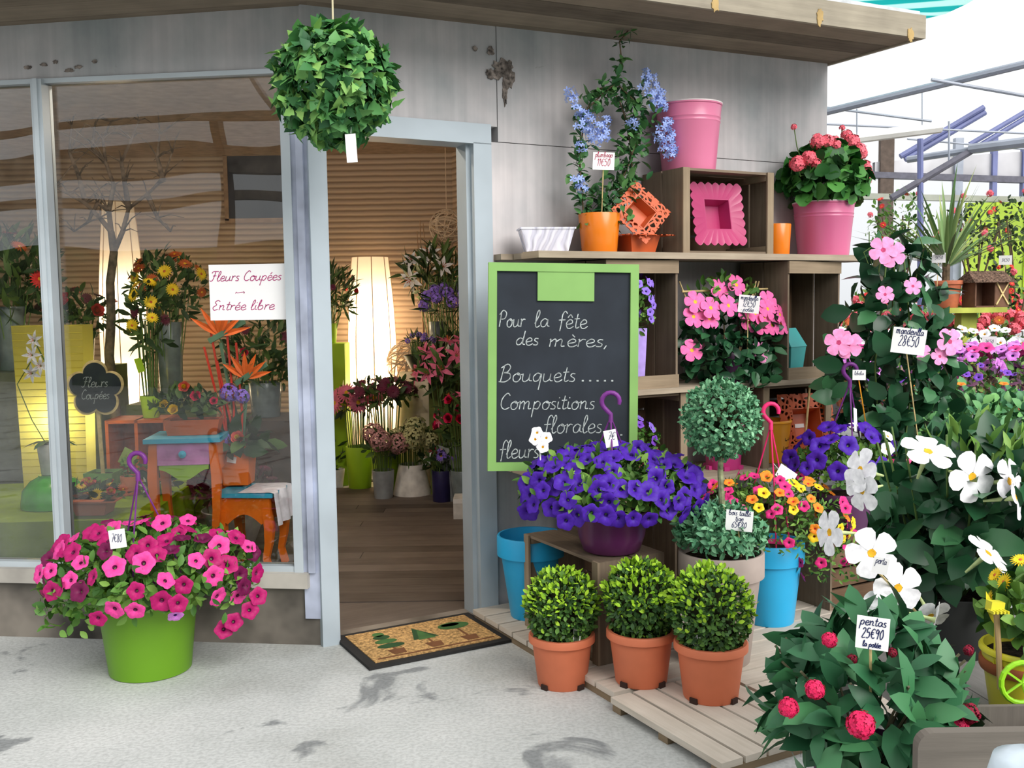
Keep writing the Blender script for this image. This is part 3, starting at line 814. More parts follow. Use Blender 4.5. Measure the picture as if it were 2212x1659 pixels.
# handwriting: monoline strokes, x-height 1
GL = {
'a': (.95, [[(.72, .8), (.4, 1), (.08, .6), (.2, .08), (.55, .15), (.74, .9), (.72, .25), (.95, .1)]]),
'b': (.9, [[(0, .4), (.25, 1.6), (.2, 2), (.08, 1.5), (.1, .2), (.4, 0), (.7, .4), (.5, .9), (.15, .7)]]),
'c': (.8, [[(.7, .82), (.42, 1), (.08, .6), (.18, .1), (.5, 0), (.8, .22)]]),
'd': (1.0, [[(.7, .85), (.36, 1), (.06, .55), (.2, .05), (.55, .2), (.74, 1)], [(.8, 2), (.74, 1), (.74, .2), (.98, .1)]]),
'e': (.8, [[(.06, .42), (.6, .6), (.58, .92), (.32, 1), (.06, .58), (.2, .06), (.5, 0), (.8, .25)]]),
'f': (.75, [[(.78, 1.7), (.55, 2), (.32, 1.6), (.3, .5), (.24, -.35)], [(0, .95), (.65, 1)]]),
'g': (.9, [[(.7, .82), (.36, 1), (.06, .6), (.25, .1), (.6, .3), (.72, .95), (.66, -.6), (.3, -.95), (.08, -.6)]]),
'h': (.9, [[(.02, 0), (.16, 2)], [(.06, .6), (.4, 1), (.6, .75), (.58, .15), (.85, .1)]]),
'i': (.42, [[(.1, .95), (.1, .18), (.4, .1)], [(.13, 1.38), (.16, 1.5)]]),
'k': (.8, [[(.02, 0), (.14, 2)], [(.6, 1), (.1, .55), (.65, 0)]]),
'l': (.5, [[(0, .4), (.34, 1.5), (.24, 2), (.08, 1.5), (.1, .2), (.28, 0), (.5, .2)]]),
'm': (1.4, [[(.02, .9), (.1, .95), (.1, 0)], [(.1, .6), (.38, 1), (.52, .8), (.52, 0)], [(.52, .6), (.82, 1), (.98, .8), (.98, .1), (1.25, .1)]]),
'n': (.95, [[(.02, .9), (.1, .95), (.1, 0)], [(.1, .6), (.42, 1), (.6, .8), (.6, .12), (.88, .1)]]),
'o': (.85, [[(.4, 1), (.08, .65), (.16, .08), (.5, 0), (.72, .45), (.56, .95), (.36, .98), (.5, .8), (.85, .85)]]),
'p': (.9, [[(.12, .95), (.02, -1)], [(.1, .6), (.4, 1), (.7, .7), (.5, .05), (.1, .15)]]),
'q': (.9, [[(.7, .85), (.36, 1), (.06, .55), (.2, .05), (.55, .2), (.74, .95), (.66, -.95)]]),
'r': (.65, [[(.04, .9), (.12, .95), (.1, 0)], [(.1, .6), (.36, .98), (.6, .92)]]),
's': (.65, [[(.5, .92), (.22, .95), (.12, .68), (.48, .36), (.4, .04), (.05, .06)]]),
't': (.6, [[(.28, 1.7), (.2, .3), (.34, .02), (.58, .2)], [(0, 1.1), (.52, 1.15)]]),
'u': (.95, [[(.06, .95), (.08, .2), (.3, 0), (.6, .3), (.66, .95), (.66, .2), (.92, .1)]]),
'v': (.8, [[(.04, .95), (.3, 0), (.6, .95)]]),
'x': (.7, [[(.05, .95), (.6, 0)], [(.6, .95), (.05, 0)]]),
'z': (.75, [[(.08, .92), (.6, .92), (.08, .04), (.65, .04)]]),
'P': (1.0, [[(.2, 1.9), (.1, 0)], [(0, 1.5), (.4, 2.05), (.85, 1.7), (.7, 1.05), (.18, .95)]]),
'B': (1.1, [[(.25, 1.9), (.1, 0)], [(0, 1.6), (.5, 2.05), (.8, 1.7), (.6, 1.15), (.3, 1.05), (.8, .95), (.9, .4), (.5, -.02), (-.05, 0)]]),
'C': (1.0, [[(.85, 1.7), (.55, 2), (.12, 1.3), (.12, .4), (.5, 0), (.95, .25)]]),
'F': (1.0, [[(-.05, 1.6), (.15, 1.95), (.95, 1.95)], [(.5, 1.9), (.36, .3), (.05, .0), (-.1, .2)], [(.2, 1.05), (.75, 1.1)]]),
'E': (.95, [[(.85, 1.75), (.5, 2), (.2, 1.6), (.5, 1.1), (.12, .6), (.35, .02), (.85, .2)]]),
'3': (.75, [[(.08, 1.6), (.4, 1.7), (.55, 1.3), (.25, .95), (.6, .6), (.45, .05), (.05, .1)]]), '4': (.8, [[(.4, 1.7), (.06, .6), (.7, .62)], [(.5, 1.1), (.48, 0)]]), 'y': (.85, [[(.05, .95), (.3, .25), (.55, .3)], [(.7, .95), (.35, -.8), (.05, -.7)]]), '7': (.75, [[(.06, 1.68), (.66, 1.7), (.22, 0)], [(.2, .9), (.58, .95)]]), 'L': (.9, [[(.2, 1.95), (.1, .05), (.8, .1)]]), 'J': (.8, [[(.2, 1.9), (.7, 1.9)], [(.5, 1.9), (.46, .3), (.2, 0), (0, .3)]]), '0': (.8, [[(.38, 1.7), (.08, 1), (.3, 0), (.65, .6), (.5, 1.6), (.36, 1.7)]]), '1': (.5, [[(.05, 1.3), (.32, 1.7), (.25, 0)]]),
'2': (.8, [[(.08, 1.4), (.35, 1.75), (.6, 1.3), (.08, .04), (.7, .08)]]), '5': (.8, [[(.65, 1.7), (.2, 1.7), (.14, 1), (.5, 1.05), (.62, .4), (.3, 0), (.04, .15)]]),
'6': (.8, [[(.6, 1.7), (.15, .9), (.18, .1), (.5, .05), (.6, .6), (.2, .75)]]), '8': (.8, [[(.5, 1.55), (.3, 1.72), (.12, 1.35), (.6, .5), (.4, 0), (.1, .3), (.55, 1.3), (.48, 1.6)]]),
'9': (.8, [[(.6, 1.4), (.3, 1.7), (.1, 1.2), (.4, .95), (.62, 1.5), (.45, 0)]]),
'€': (.9, [[(.8, 1.5), (.5, 1.7), (.18, 1.2), (.18, .5), (.5, .05), (.8, .25)], [(0, 1.0), (.6, 1.05)], [(0, .7), (.55, .75)]]),
'.': (.45, [[(.14, .04), (.2, .12)]]), ',': (.45, [[(.2, .2), (.06, -.3)]]), '-': (.7, [[(.1, .6), (.55, .6)]]), '~': (3.0, [[(.0, .3), (.3, .75), (.6, .5), (2.4, .7), (2.9, .55)], [(2.5, .9), (2.9, .55), (2.6, .3)]]),
}
ACC = {'é': ('e', [(.3, 1.25), (.52, 1.6)]), 'è': ('e', [(.52, 1.25), (.28, 1.6)]), 'ê': ('e', [(.12, 1.25), (.36, 1.6), (.58, 1.25)])}
def smoothpl(p, k=4):
    if len(p) < 3: return [Vector(q) for q in p]
    p = [Vector(q) for q in p]; out = []
    for i in range(len(p) - 1):
        a, b, c, d = p[max(i - 1, 0)], p[i], p[i + 1], p[min(i + 2, len(p) - 1)]
        for q in range(k):
            t = q / k; out.append(.5 * ((2 * b) + (c - a) * t + (2 * a - 5 * b + 4 * c - d) * t * t + (3 * b - a - 3 * c + d) * t ** 3))
    return out + [p[-1]]
def text_width(s): return sum(.6 if ch == ' ' else GL[ACC[ch][0] if ch in ACC else ch][0] for ch in s)
def write(mb, s, x, z, h, wd, slant=.12, y=0.0, mi=0, fit=None):
    """ribbon strokes in the x,z plane at depth y, facing -y"""
    h = float(h); kx = 1.0
    if fit: kx = fit / (text_width(s) * h)
    for ch in s:
        if ch == ' ': x += .6 * h * kx; continue
        g = GL[ACC[ch][0] if ch in ACC else ch]; st = list(g[1]) + ([ACC[ch][1]] if ch in ACC else [])
        for pl_ in st:
            P = [Vector((x + (q.x + slant * q.y) * h * kx, z + q.y * h)) for q in smoothpl(pl_)]
            L_, R_ = [], []
            for i, p in enumerate(P):
                d = (P[min(i + 1, len(P) - 1)] - P[max(i - 1, 0)]); d = d.normalized() if d.length else Vector((1, 0)); nn = Vector((-d.y, d.x)) * wd / 2
                L_.append(p + nn); R_.append(p - nn)
            n = len(P); vs = [(q.x, y, q.y) for q in L_] + [(q.x, y, q.y) for q in R_]
            mb.add(vs, [(i, n + i, n + i + 1, i + 1) for i in range(n - 1)], mi)
        x += g[0] * h * kx
    return x
PAPER = plain('white_card', (240, 240, 240), 0.7, 0.2, 0.01, 3)
INK = plain('dark_blue_ink', (40, 48, 92), 0.7, 0.1); REDINK = plain('red_ink', (176, 40, 84), 0.7, 0.1)
STICKM = plain('pale_bamboo', (220, 196, 140), 0.7, 0.2, 0.1, 20)
def price_sign(label, tip, cw, chh, base, lines, ink=None, tilt=0.0, yaw=None, stickm=None, group='price cards on sticks', name='price_sign'):
    """card centred at TIP on a stick pushed in at BASE; lines: (text, x-height frac, z frac, fit frac)"""
    tip, base = Vector(tip), Vector(base)
    yaw = math.atan2(tip.x, tip.y) * -1 if yaw is None else yaw
    root = thing(name, label, 'price sign', base, 0, group)
    M = Matrix.Translation(tip - base) @ Euler((0, tilt, yaw)).to_matrix().to_4x4()
    c = MB().box((0, 0, 0), (cw, .002, chh)).build('card', PAPER, root); c.matrix_local = M
    mb = MB()
    for s, hf, zf, ff in lines: write(mb, s, -cw * ff / 2, chh * (zf - .5), chh * hf, max(.0012, chh * .028), y=-.0018, fit=cw * ff)
    if mb.f: l_ = mb.build('lettering', ink or INK, root); l_.matrix_local = M
    MB().tube([(0, 0, 0), tuple((tip - base) - (M.to_3x3() @ Vector((0, -.003, chh * .45))) * 1.0 + Vector((0, .006, 0)))], .0028, 6).build('stick', stickm or STICKM, root)
    return root
def hanger(parent, mat, rp, zrim, ztop, n=3, hook=.03, r=.0028, lean=(0, 0)):
    mb = MB(); top = Vector((lean[0], lean[1], ztop))
    for k in range(n):
        a = 2 * math.pi * k / n + .5; b = Vector((rp * math.cos(a), rp * math.sin(a), zrim))
        mid = (b + top) / 2 + Vector((math.cos(a), math.sin(a), 0)) * rp * .12
        mb.tube([b, mid, top], r, 6)
    pts = [top - Vector((0, 0, .02)), top + Vector((0, 0, .012))]
    for t in np.linspace(3.9, -.35, 12): pts.append(top + Vector((hook * math.cos(t), 0, .022 + hook * 1.15 + hook * math.sin(t))))
    mb.tube(pts, [.010, .0095] + [.0095] * 10 + [.009, .007], 8)
    return mb.build('hanger', mat, parent, smooth=50)
# ================================================================ OUTSIDE: SHELF WALL
LIME = plain('lime_plastic', (98, 146, 26), 0.4, 0.4, 0.02, 3)
TERRA = plain('terracotta_plastic', (206, 116, 82), 0.6, 0.3, 0.03, 6)
BLUEPL = plain('sky_blue_plastic', (42, 172, 226), 0.4, 0.4, 0.02, 3)
PLUMPL = plain('plum_plastic', (98, 42, 92), 0.3, 0.5, 0.04, 4)
VIOPL = plain('violet_plastic', (84, 46, 84), 0.45, 0.4, 0.03, 4)
PINKMET = plain('pink_enamel', (204, 112, 146), 0.3, 0.5, 0.02, 3)
PINKMET2 = plain('pink_enamel_bright', (200, 100, 140), 0.3, 0.5, 0.02, 3)
ORAGL = plain('orange_glaze', (228, 124, 28), 0.25, 0.5, 0.02, 3)
ORAMET = plain('orange_enamel', (196, 90, 46), 0.4, 0.4, 0.05, 6)
CERISE = plain('cerise_plastic', (196, 58, 130), 0.35, 0.45, 0.04, 4)
HOTPINK = plain('hot_pink_plastic', (226, 66, 130), 0.4, 0.4, 0.03, 4)
STONEP = plain('taupe_plastic', (168, 154, 146), 0.6, 0.3, 0.05, 6)
LILACPL = plain('lilac_glaze', (176, 150, 226), 0.3, 0.5)
TEALM = plain('teal_painted_tin', (66, 158, 158), 0.5, 0.4, 0.04, 5)
YELP_ = plain('amber_tin', (238, 160, 36), 0.4, 0.4, 0.03, 5)
GREYB = plain('bench_grey_wood', (128, 122, 114), 0.7)
SHELFW = wood('shelf_planks', (104, 92, 78), (186, 172, 152))
DECK = wood('deck_boards', (150, 138, 120), (222, 214, 202))
DECKS = wood('deck_bearers', (92, 78, 60), (150, 132, 108))
ZS = 1.69
# shelf boards
o = thing('shelf_board', 'long weathered plank shelf along the top of the crates', 'shelf', W(1.925, 0.19, ZS - .03), TR)
for (y, w, dx, t) in ((-.115, .14, 0, .03), (.035, .15, .04, .026), (.155, .07, -.02, .026)):
    MB().box((dx, y, .03 - t / 2), (2.11, w, t)).build('plank', SHELFW, o)
o = thing('shelf_board', 'short pale board under the chalkboard at hip height', 'shelf', W(1.035, 0.36, .705), TR)
for y in (-.27, -.09, .09, .27): MB().box((0, y, .0175), (.41, .174, .035)).build('plank', SHELFW, o)
o = thing('shelf_board', 'middle plank carrying the cerise pot and orange baskets', 'shelf', W(1.94, 0.20, .596), TR)
for y in (-.13, .0, .13): MB().box((0, y, .0125), (1.36, .124, .025)).build('plank', SHELFW, o)
o = thing('shelf_board', 'plank lying over the middle crates under the rose mandevilla', 'shelf', W(1.95, 0.19, 1.035), TR)
for y in (-.1, .08): MB().box((0, y, .0125), (1.30, .17, .025)).build('plank', SHELFW, o)
# crates: s, n centre
crate('upright crate under the top shelf behind the chalkboard, lilac vase inside', W(1.44, .18, 1.06), TR, .41, .32, .595)
crate('upright crate under the top shelf with the teal bird house pot', W(2.50, .19, 1.06), TR + R(5), .40, .32, .595)
crate('crate in the middle row beside the chalkboard with a pink bowl', W(1.42, .18, .621), TR, .55, .32, .41, 'x')
crate('crate in the middle row holding the amber pot and orange basket', W(2.40, .19, .621), TR, .47, .32, .41, 'x')
crate('crate on top of the shelf with a scalloped pink planter inside', W(1.965, .17, ZS), TR, .565, .31, .40, 'x')
crate('upright crate in the bottom row behind the plum pot', W(1.44, .17, .05), TR, .40, .34, .545)
crate('crate in the shaded bottom row under the middle plank', W(2.12, .17, .05), TR, .55, .32, .40, 'x')
crate('crate lying on the deck holding up the plum petunia bowl', W(0.96, .635, .05), TR - R(90), .58, .31, .41, 'x', group='crates used as plant stands')
crate('brown slatted crate on the deck under the violet tub of dark petunias', W(2.33, .66, .05), TR + R(180), .50, .46, .38, 'x', group='crates used as plant stands')
# deck pallets
def pallet(label, s0, s1, n0, n1, along, nb, z=.05, gap=.012):
    c = W((s0 + s1) / 2, (n0 + n1) / 2, 0); root = thing('pallet', label, 'pallet', c, TR, 'wooden deck pallets')
    w, d = s1 - s0, n1 - n0
    if along == 'n':
        bw = (w - gap * (nb - 1)) / nb
        for i in range(nb): MB().box((-w / 2 + bw / 2 + i * (bw + gap), 0, z - .011), (bw, d, .022)).build('board', DECK, root)
        for y in (-d / 2 + .03, 0, d / 2 - .03): MB().box((0, y, (z - .022) / 2), (w - .01, .05, z - .022)).build('bearer', DECKS, root)
    else:
        bw = (d - gap * (nb - 1)) / nb
        for i in range(nb): MB().box((0, -d / 2 + bw / 2 + i * (bw + gap), z - .011), (w, bw, .022)).build('board', DECK, root)
        for x in (-w / 2 + .03, 0, w / 2 - .03): MB().box((x, 0, (z - .022) / 2), (.05, d - .01, z - .022)).build('bearer', DECKS, root)
    return root
pallet('grey deck pallet against the wall beside the doormat', .70, 1.22, .02, 1.17, 's', 9)
pallet('pale deck pallet at the front under the third boxwood', .665, 1.14, 1.20, 1.80, 'n', 5)
pallet('wide pale deck pallet under the sky blue pot with calibrachoa', 1.235, 2.10, .02, 1.02, 's', 9)
pallet('pale deck pallet in front of the grey topiary pot', 1.16, 2.0, 1.035, 1.80, 's', 7)
pallet('deck pallet under the crate at the end of the wall', 2.115, 3.0, .02, 1.02, 's', 9)

# --- on the top shelf
def shelf_at(px, n=.18): p = wn(px, 553, n); return Vector((p.x, p.y, ZS))
o = thing('planter_box', 'small white embossed planter box at the end of the top shelf', 'planter', shelf_at(1180), TR - R(22))
def embossed():
    m, t, b = base_mat('white_embossed', 0.5, 0.3); tcn = nnode(t, 'ShaderNodeTexCoord'); v = nnode(t, 'ShaderNodeTexWave', Scale=7.0, Distortion=14.0, Detail=1.0)
    t.links.new(tcn.outputs['Object'], v.inputs['Vector']); r = rampn(t, [(.45, (206, 206, 222)), (.55, (226, 226, 238))]); t.links.new(v.outputs['Fac'], r.inputs['Fac']); t.links.new(r.outputs['Color'], b.inputs['Base Color'])
    bp = nnode(t, 'ShaderNodeBump', Strength=.6, Distance=.01); t.links.new(v.outputs['Fac'], bp.inputs['Height']); t.links.new(bp.outputs[0], b.inputs['Normal']); return m
square_pot(o, embossed(), .245, .185, .112, .13, .09, 'box', lip=.004)
# plumbago on a trellis
pb = thing('potted_plumbago', 'orange glazed pot with pale blue plumbago climbing a hoop', 'potted plant', shelf_at(1295), TR)
pot(pb, ORAGL, .098, .082, .185, wall=.008)
mb = MB(); hoop = []
for t in np.linspace(0, math.pi, 22): hoop.append((.055 + .150 * math.cos(t), .02, .17 + .10 + .50 * math.sin(t) ** .8))
hoop[0] = (.06, .02, .15); hoop[-1] = (-.07, .02, .15)
mb.tube(hoop, .004, 6); mb.build('trellis', BARK, pb)
def along(path, n, spread):
    P = np.array([smoothpl(path, 8)[i] for i in range(len(smoothpl(path, 8)))]) if False else None
    pts = np.array([list(p) for p in path]); seg = np.linalg.norm(np.diff(pts, axis=0), axis=1); cum = np.r_[0, np.cumsum(seg)]
    t = np.sort(rng.random(n)) * cum[-1]; k = np.clip(np.searchsorted(cum, t) - 1, 0, len(seg) - 1)
    f_ = ((t - cum[k]) / seg[k])[:, None]; p = pts[k] * (1 - f_) + pts[k + 1] * f_; tang = norm(pts[k + 1] - pts[k])
    return p + rng.normal(size=p.shape) * spread, tang
def vine_set(path, n, spread, ln, wd, prof=OVAL, mi=0, fold=.12, curl=.25):
    p, tg = along(path, n, spread); D = sph(n) + tg * .5 + np.array([0, 0, .1]); N = sph(n) * .6 + np.array([0, -.3, .8]); s = .7 + .6 * rng.random(n)
    return (p, D, N, ln * s, wd * s, prof, fold, curl, mi)
lefts = [(-.07, .02, .16), (-.10, .0, .32), (-.105, .0, .46), (-.095, .0, .60), (-.06, .0, .66)]
topv = [(-.06, .0, .66), (.03, .0, .74), (.10, .0, .79), (.20, .0, .72)]
rights = [(.06, .02, .16), (.10, .0, .30), (.17, .0, .42), (.22, .0, .55), (.21, .0, .70)]
sprig = [(.10, .0, .77), (.13, .0, .9), (.12, .0, .98), (.20, .02, 1.06), (.235, .0, 1.14)]
sprig2 = [(.20, .02, 1.02), (.30, .0, 1.12)]
me = leaf_mesh('plumbago_foliage', [vine_set(lefts, 150, .022, .045, .022), vine_set(topv, 150, .028, .045, .022), vine_set(rights, 330, .042, .05, .026), vine_set(sprig, 60, .018, .04, .018), vine_set([(.235, 0, 1.1), (.25, 0, 1.22)], 14, .006, .03, .012), vine_set([(-.05, 0, .2), (.0, -.02, .24), (.05, 0, .24)], 60, .03, .045, .022)], PLUL)
link('foliage', me, pb)
mb = MB()
for pth in (lefts, topv, rights, sprig): mb.tube([Vector(q) for q in pth], .0035, 5)
mb.build('stem', BARK, pb)
for p in ((-.13, -.03, .64), (-.155, -.02, .69), (-.10, -.04, .62), (-.12, -.04, .58), (-.08, -.05, .60), (-.06, -.05, .56), (-.045, -.05, .51), (-.085, -.05, .54), (-.02, -.05, .57), (.0, -.06, .54), (.005, -.05, .60), (-.03, -.06, .53), (-.12, -.04, .48), (-.16, -.02, .72), (-.13, -.03, .33), (-.11, -.03, .30),
          (.25, -.03, .84), (.28, -.03, .82), (.30, -.04, .78), (.33, -.04, .75), (.27, -.05, .74), (.31, -.05, .72), (.34, -.04, .70), (.29, -.05, .69), (.36, -.05, .62), (.33, -.06, .60), (.38, -.05, .57), (.35, -.07, .53), (.30, -.06, .55), (.33, -.06, .50), (.39, -.05, .51), (.37, -.06, .47), (.16, -.05, .60), (.24, -.04, .78)):
    blossom(pb, M_PLUM, p, (random.gauss(0, .4), -1, .3), .032)
c_ = shelf_at(1303, .30)
price_sign('white price card above the orange plumbago pot', (wn(1304, 348, .27)), .098, .078, shelf_at(1300, .20) + Vector((0, 0, .172)), [('plumbago', .16, .72, .8), ('11€50', .24, .22, .62)], REDINK, R(3), name='price_sign')
# orange lattice-rimmed planters
def lattice_mat(name, c, c2):
    m, t, b = base_mat(name, .45, .35); tcn = nnode(t, 'ShaderNodeTexCoord'); v = nnode(t, 'ShaderNodeTexVoronoi', Scale=40.0, feature='DISTANCE_TO_EDGE')
    t.links.new(tcn.outputs['Object'], v.inputs['Vector']); lt = nnode(t, 'ShaderNodeMath', operation='LESS_THAN'); lt.inputs[1].default_value = .17
    b.inputs['Base Color'].default_value = lin(c); t.links.new(v.outputs['Distance'], lt.inputs[0])
    tr = nnode(t, 'ShaderNodeBsdfTransparent'); mx = nnode(t, 'ShaderNodeMixShader')
    t.links.new(lt.outputs[0], mx.inputs[0]); t.links.new(tr.outputs[0], mx.inputs[1]); t.links.new(b.outputs[0], mx.inputs[2]); t.links.new(mx.outputs[0], t.nodes['Material Output'].inputs['Surface'])
    return m
ORLAT = lattice_mat('orange_pierced_rim', (196, 88, 44), 0)
def lattice_planter(label, loc, rot, w=.17, h=.085, rimw=.055, group='orange pierced-rim planters'):
    o = thing('lattice_planter', label, 'planter', loc, 0, group); o.rotation_euler = rot
    square_pot(o, ORAMET, w, w * .78, h, name='bowl')
    mb = MB()
    for k in range(4):
        a = k * math.pi / 2; M = Euler((0, 0, a)).to_matrix()
        mb.box(M @ Vector((-rimw / 2, -w / 2 - rimw / 2, h)), (w + rimw, rimw, .004), M)
    mb.build('rim', ORLAT, o)
    return o
lattice_planter('orange pierced-rim planter standing flat beside the plumbago pot', shelf_at(1372, .17), (0, 0, TR))
lattice_planter('orange pierced-rim planter propped on its corner against the crate', shelf_at(1372, .19) + Vector((0, 0, .175)), (Matrix.Rotation(TR - R(8), 3, 'Z') @ Matrix.Rotation(R(72), 3, 'X') @ Matrix.Rotation(R(45), 3, 'Z')).to_euler(), .125, .06, .052)
# things in and on the top crate
PG = plain('cerise_enamel', (172, 46, 100), .25, .5, .03, 3)
o = thing('scalloped_planter', 'square cerise planter with scalloped rim tipped forward in the top crate', 'planter', W(1.955, .21, ZS + .185), 0)
o.rotation_euler = (Matrix.Rotation(TR - R(3), 3, 'Z') @ Matrix.Rotation(R(80), 3, 'X')).to_euler()
square_pot(o, PG, .155, .125, .075, name='bowl').location = (0, 0, -.02)
mb = MB(); oc, ic = [], []; nsc = 7; hw, iw = .15, .0775
for k in range(4):
    a = k * math.pi / 2; M = Euler((0, 0, a)).to_matrix()
    for q in range(nsc * 6):
        t = q / (nsc * 6) * 2 - 1; sc_ = .014 * abs(math.sin(math.pi * nsc * (t + 1) / 2))
        oc.append(M @ Vector((hw * t, -hw - sc_ + .007, .055 + .006))); ic.append(M @ Vector((iw * t, -iw, .055)))
n = len(oc); vs = oc + ic + [p - Vector((0, 0, .005)) for p in oc] + [p - Vector((0, 0, .005)) for p in ic]
mb.add(vs, [(i, (i + 1) % n, n + (i + 1) % n, n + i) for i in range(n)] + [(2 * n + i, 3 * n + i, 3 * n + (i + 1) % n, 2 * n + (i + 1) % n) for i in range(n)] + [(i, 2 * n + i, 2 * n + (i + 1) % n, (i + 1) % n) for i in range(n)])
mb.build('rim', PG, o)
def bucket(name, label, loc, mat, rt=.165, rb=.115, h=.32, group=None, lipm=None):
    o = thing(name, label, 'bucket', loc, TR, group)
    prof = [(rb * .97, 0), (rb, .004)]
    for z0 in (.73 * h, .79 * h):
        r_ = rb + (rt - rb) * z0 / h; prof += [(r_, z0 - .007), (r_ + .003, z0), (r_ + .001, z0 + .007)]
    prof += [(rt, h - .012), (rt + .004, h - .008), (rt + .004, h), (rt - .004, h), (rb - .002 + (rt - rb) * .1, .03), (0, .03)]
    MB().lathe(prof, 48).build('body', mat, o, smooth=35)
    mb = MB()
    mb.lathe([(rt + .0045, h - .002), (rt + .006, h + .003), (rt, h + .004), (rt - .004, h)], 48); mb.build('rim', lipm or plain('white_rim', (224, 214, 214), .4), o, smooth=40)
    return o
bucket('bucket', 'large pink enamel bucket standing empty on the top crate', W(1.855, .16, ZS + .40), PINKMET, .158, .130, .325)
o = thing('taupe_pot', 'empty dusky pot behind the plumbago beside the pink bucket', 'pot', W(1.60, .10, ZS + .40), TR) if False else None
b_ = bucket('bucket', 'pink enamel bucket with coral geraniums at the end of the top shelf', W(2.76, .17, ZS), PINKMET2, .158, .132, .285)
gp = thing('geranium', 'coral flowered geranium growing in the shelf-end pink bucket', 'potted plant', W(2.76, .17, ZS + .17), TR)
MB().lathe([(.0, 0), (.118, 0), (.128, .085), (.12, .09), (0, .09)], 24).build('soil', SOIL, gp, smooth=40)
me = leaf_mesh('geranium_foliage', [blob_set(420, (.21, .19, .17), (0, 0, .24), .062, .07, ROUND, .45, -.6, .7, .1, .1, .2)], GERL); link('foliage', me, gp)
mb = MB()
for i in range(14):
    a = i * 2.4; mb.tube([(0, 0, .08), (.09 * math.cos(a), .09 * math.sin(a), .2), (.18 * math.cos(a), .16 * math.sin(a), .34)], .004, 5)
mb.build('stem', STEM, gp)
for p, r in (((-.25, -.06, .30), .048), ((-.21, -.10, .33), .042), ((-.13, -.08, .42), .045), ((-.09, -.10, .42), .04), ((-.04, -.12, .40), .03), ((.12, -.08, .43), .05), ((.15, -.10, .38), .05), ((.11, -.05, .47), .035), ((.21, -.08, .30), .05), ((.25, -.06, .26), .045), ((.23, 0, .46), .022), ((.13, .0, .52), .018), ((-.22, .0, .50), .018), ((-.17, -.11, .30), .03), ((.02, -.05, .44), .03)):
    blossom(gp, M_GER, p, (p[0], p[1] - .12, .3), r)
    MB().tube([(p[0] * .6, p[1] * .5, .26), (p[0] * .9, p[1] * .9, p[2] * .8), p], .0028, 5).build('flower_stalk', STEM, gp)
o = thing('pot', 'small plain orange pot between the crate and the geranium bucket', 'pot', W(2.43, .17, ZS), TR)
pot(o, ORAGL, .070, .062, .165, soil=False, name='body')
# --- crate contents
o = thing('potted_campanula', 'tall lilac vase with violet campanula half hidden by the chalkboard', 'potted plant', W(1.43, .28, 1.072), TR)
square_pot(o, LILACPL, .095, .075, .27, name='pot')
link('foliage', leaf_mesh('campanula_foliage', [blob_set(150, (.09, .08, .14), (0, 0, .36), .035, .02, OVAL, .3, -.8)], PETL), o)
blossoms_on(o, [M_PET['lav'], M_PET['violet']], 22, (.10, .09, .16), (0, 0, .39), .02, -.5, Vector((0, -1, .2)))
o = thing('potted_viola', 'hot pink tilted bowl of violet violas in the crate beside the chalkboard', 'potted plant', W(1.47, .26, .634), TR)
pot(o, HOTPINK, .10, .045, .13, rim=0)
link('foliage', leaf_mesh('viola_foliage', [blob_set(110, (.09, .08, .07), (0, 0, .16), .035, .02, OVAL, .3, -.5)], PETL), o)
blossoms_on(o, [M_PET['lav'], M_PET['violet']], 12, (.09, .09, .11), (0, 0, .17), .026, -.2, Vector((0, -1, .4)))
mb = o = thing('bird_house_pot', 'teal tin bird house with pitched roof in the upright crate', 'planter', W(2.44, .24, 1.072), TR + R(12))
square_pot(o, TEALM, .135, .105, .15, name='body')
mb = MB(); w_ = .072
mb.add([(-w_, -.07, .15), (w_, -.07, .15), (w_, .07, .15), (-w_, .07, .15), (-w_ * .8, -.01, .245), (w_ * .8, -.01, .245)], [(0, 1, 5, 4), (2, 3, 4, 5), (1, 2, 5), (3, 0, 4), (3, 2, 1, 0)]); mb.build('roof', TEALM, o)
cp_ = thing('pot', 'cerise plastic pot on the middle plank behind the topiary ball', 'pot', W(2.02, .23, .621), TR)
pot(cp_, CERISE, .098, .086, .23, rim=.005, rimh=.02, soil=False, name='body')
for k in range(6): a = k * 1.047; MB().box((.085 * math.cos(a), .085 * math.sin(a), .010), (.032, .026, .02), (0, 0, a)).build('foot', CERISE, cp_)
o = thing('pot', 'amber tin pot with black lettering in the middle crate', 'pot', W(2.315, .25, .634), TR)
pot(o, YELP_, .105, .085, .215, rim=.004, rimh=.012, soil=False, name='body')
mb = MB()
def wrap_write(mb, s, ang0, z, h, r, wd):
    sub = MB(); write(sub, s, 0, 0, h, wd); 
    mb.add([((r + .0012) * math.sin(ang0 + x / r), -(r + .0012) * math.cos(ang0 + x / r), z + zz) for x, y, zz in sub.v], sub.f)
wrap_write(mb, 'Le', .1, .115, .03, .0955, .004); wrap_write(mb, 'Jardin', -.1, .055, .024, .0915, .0035)
mb.build('lettering', plain('black_ink', (40, 34, 28)), o)
lo_ = lattice_planter('orange pierced basket tipped on its side in the middle crate', W(2.52, .24, .634) + Vector((0, 0, .165)), (Matrix.Rotation(TR - R(12), 3, 'Z') @ Matrix.Rotation(R(76), 3, 'X')).to_euler(), .17, .09, .075)
MB().box((.0, -.0, .012), (.055, .02, .003)).build('paper_label', PAPER, lo_)
o = thing('stake', 'thin bamboo stake leaning in the middle crate', 'stake', W(2.50, .30, .634), TR)
MB().tube([(0, 0, 0), (.01, -.03, .40)], .006, 8).build('rod', STICKM, o)
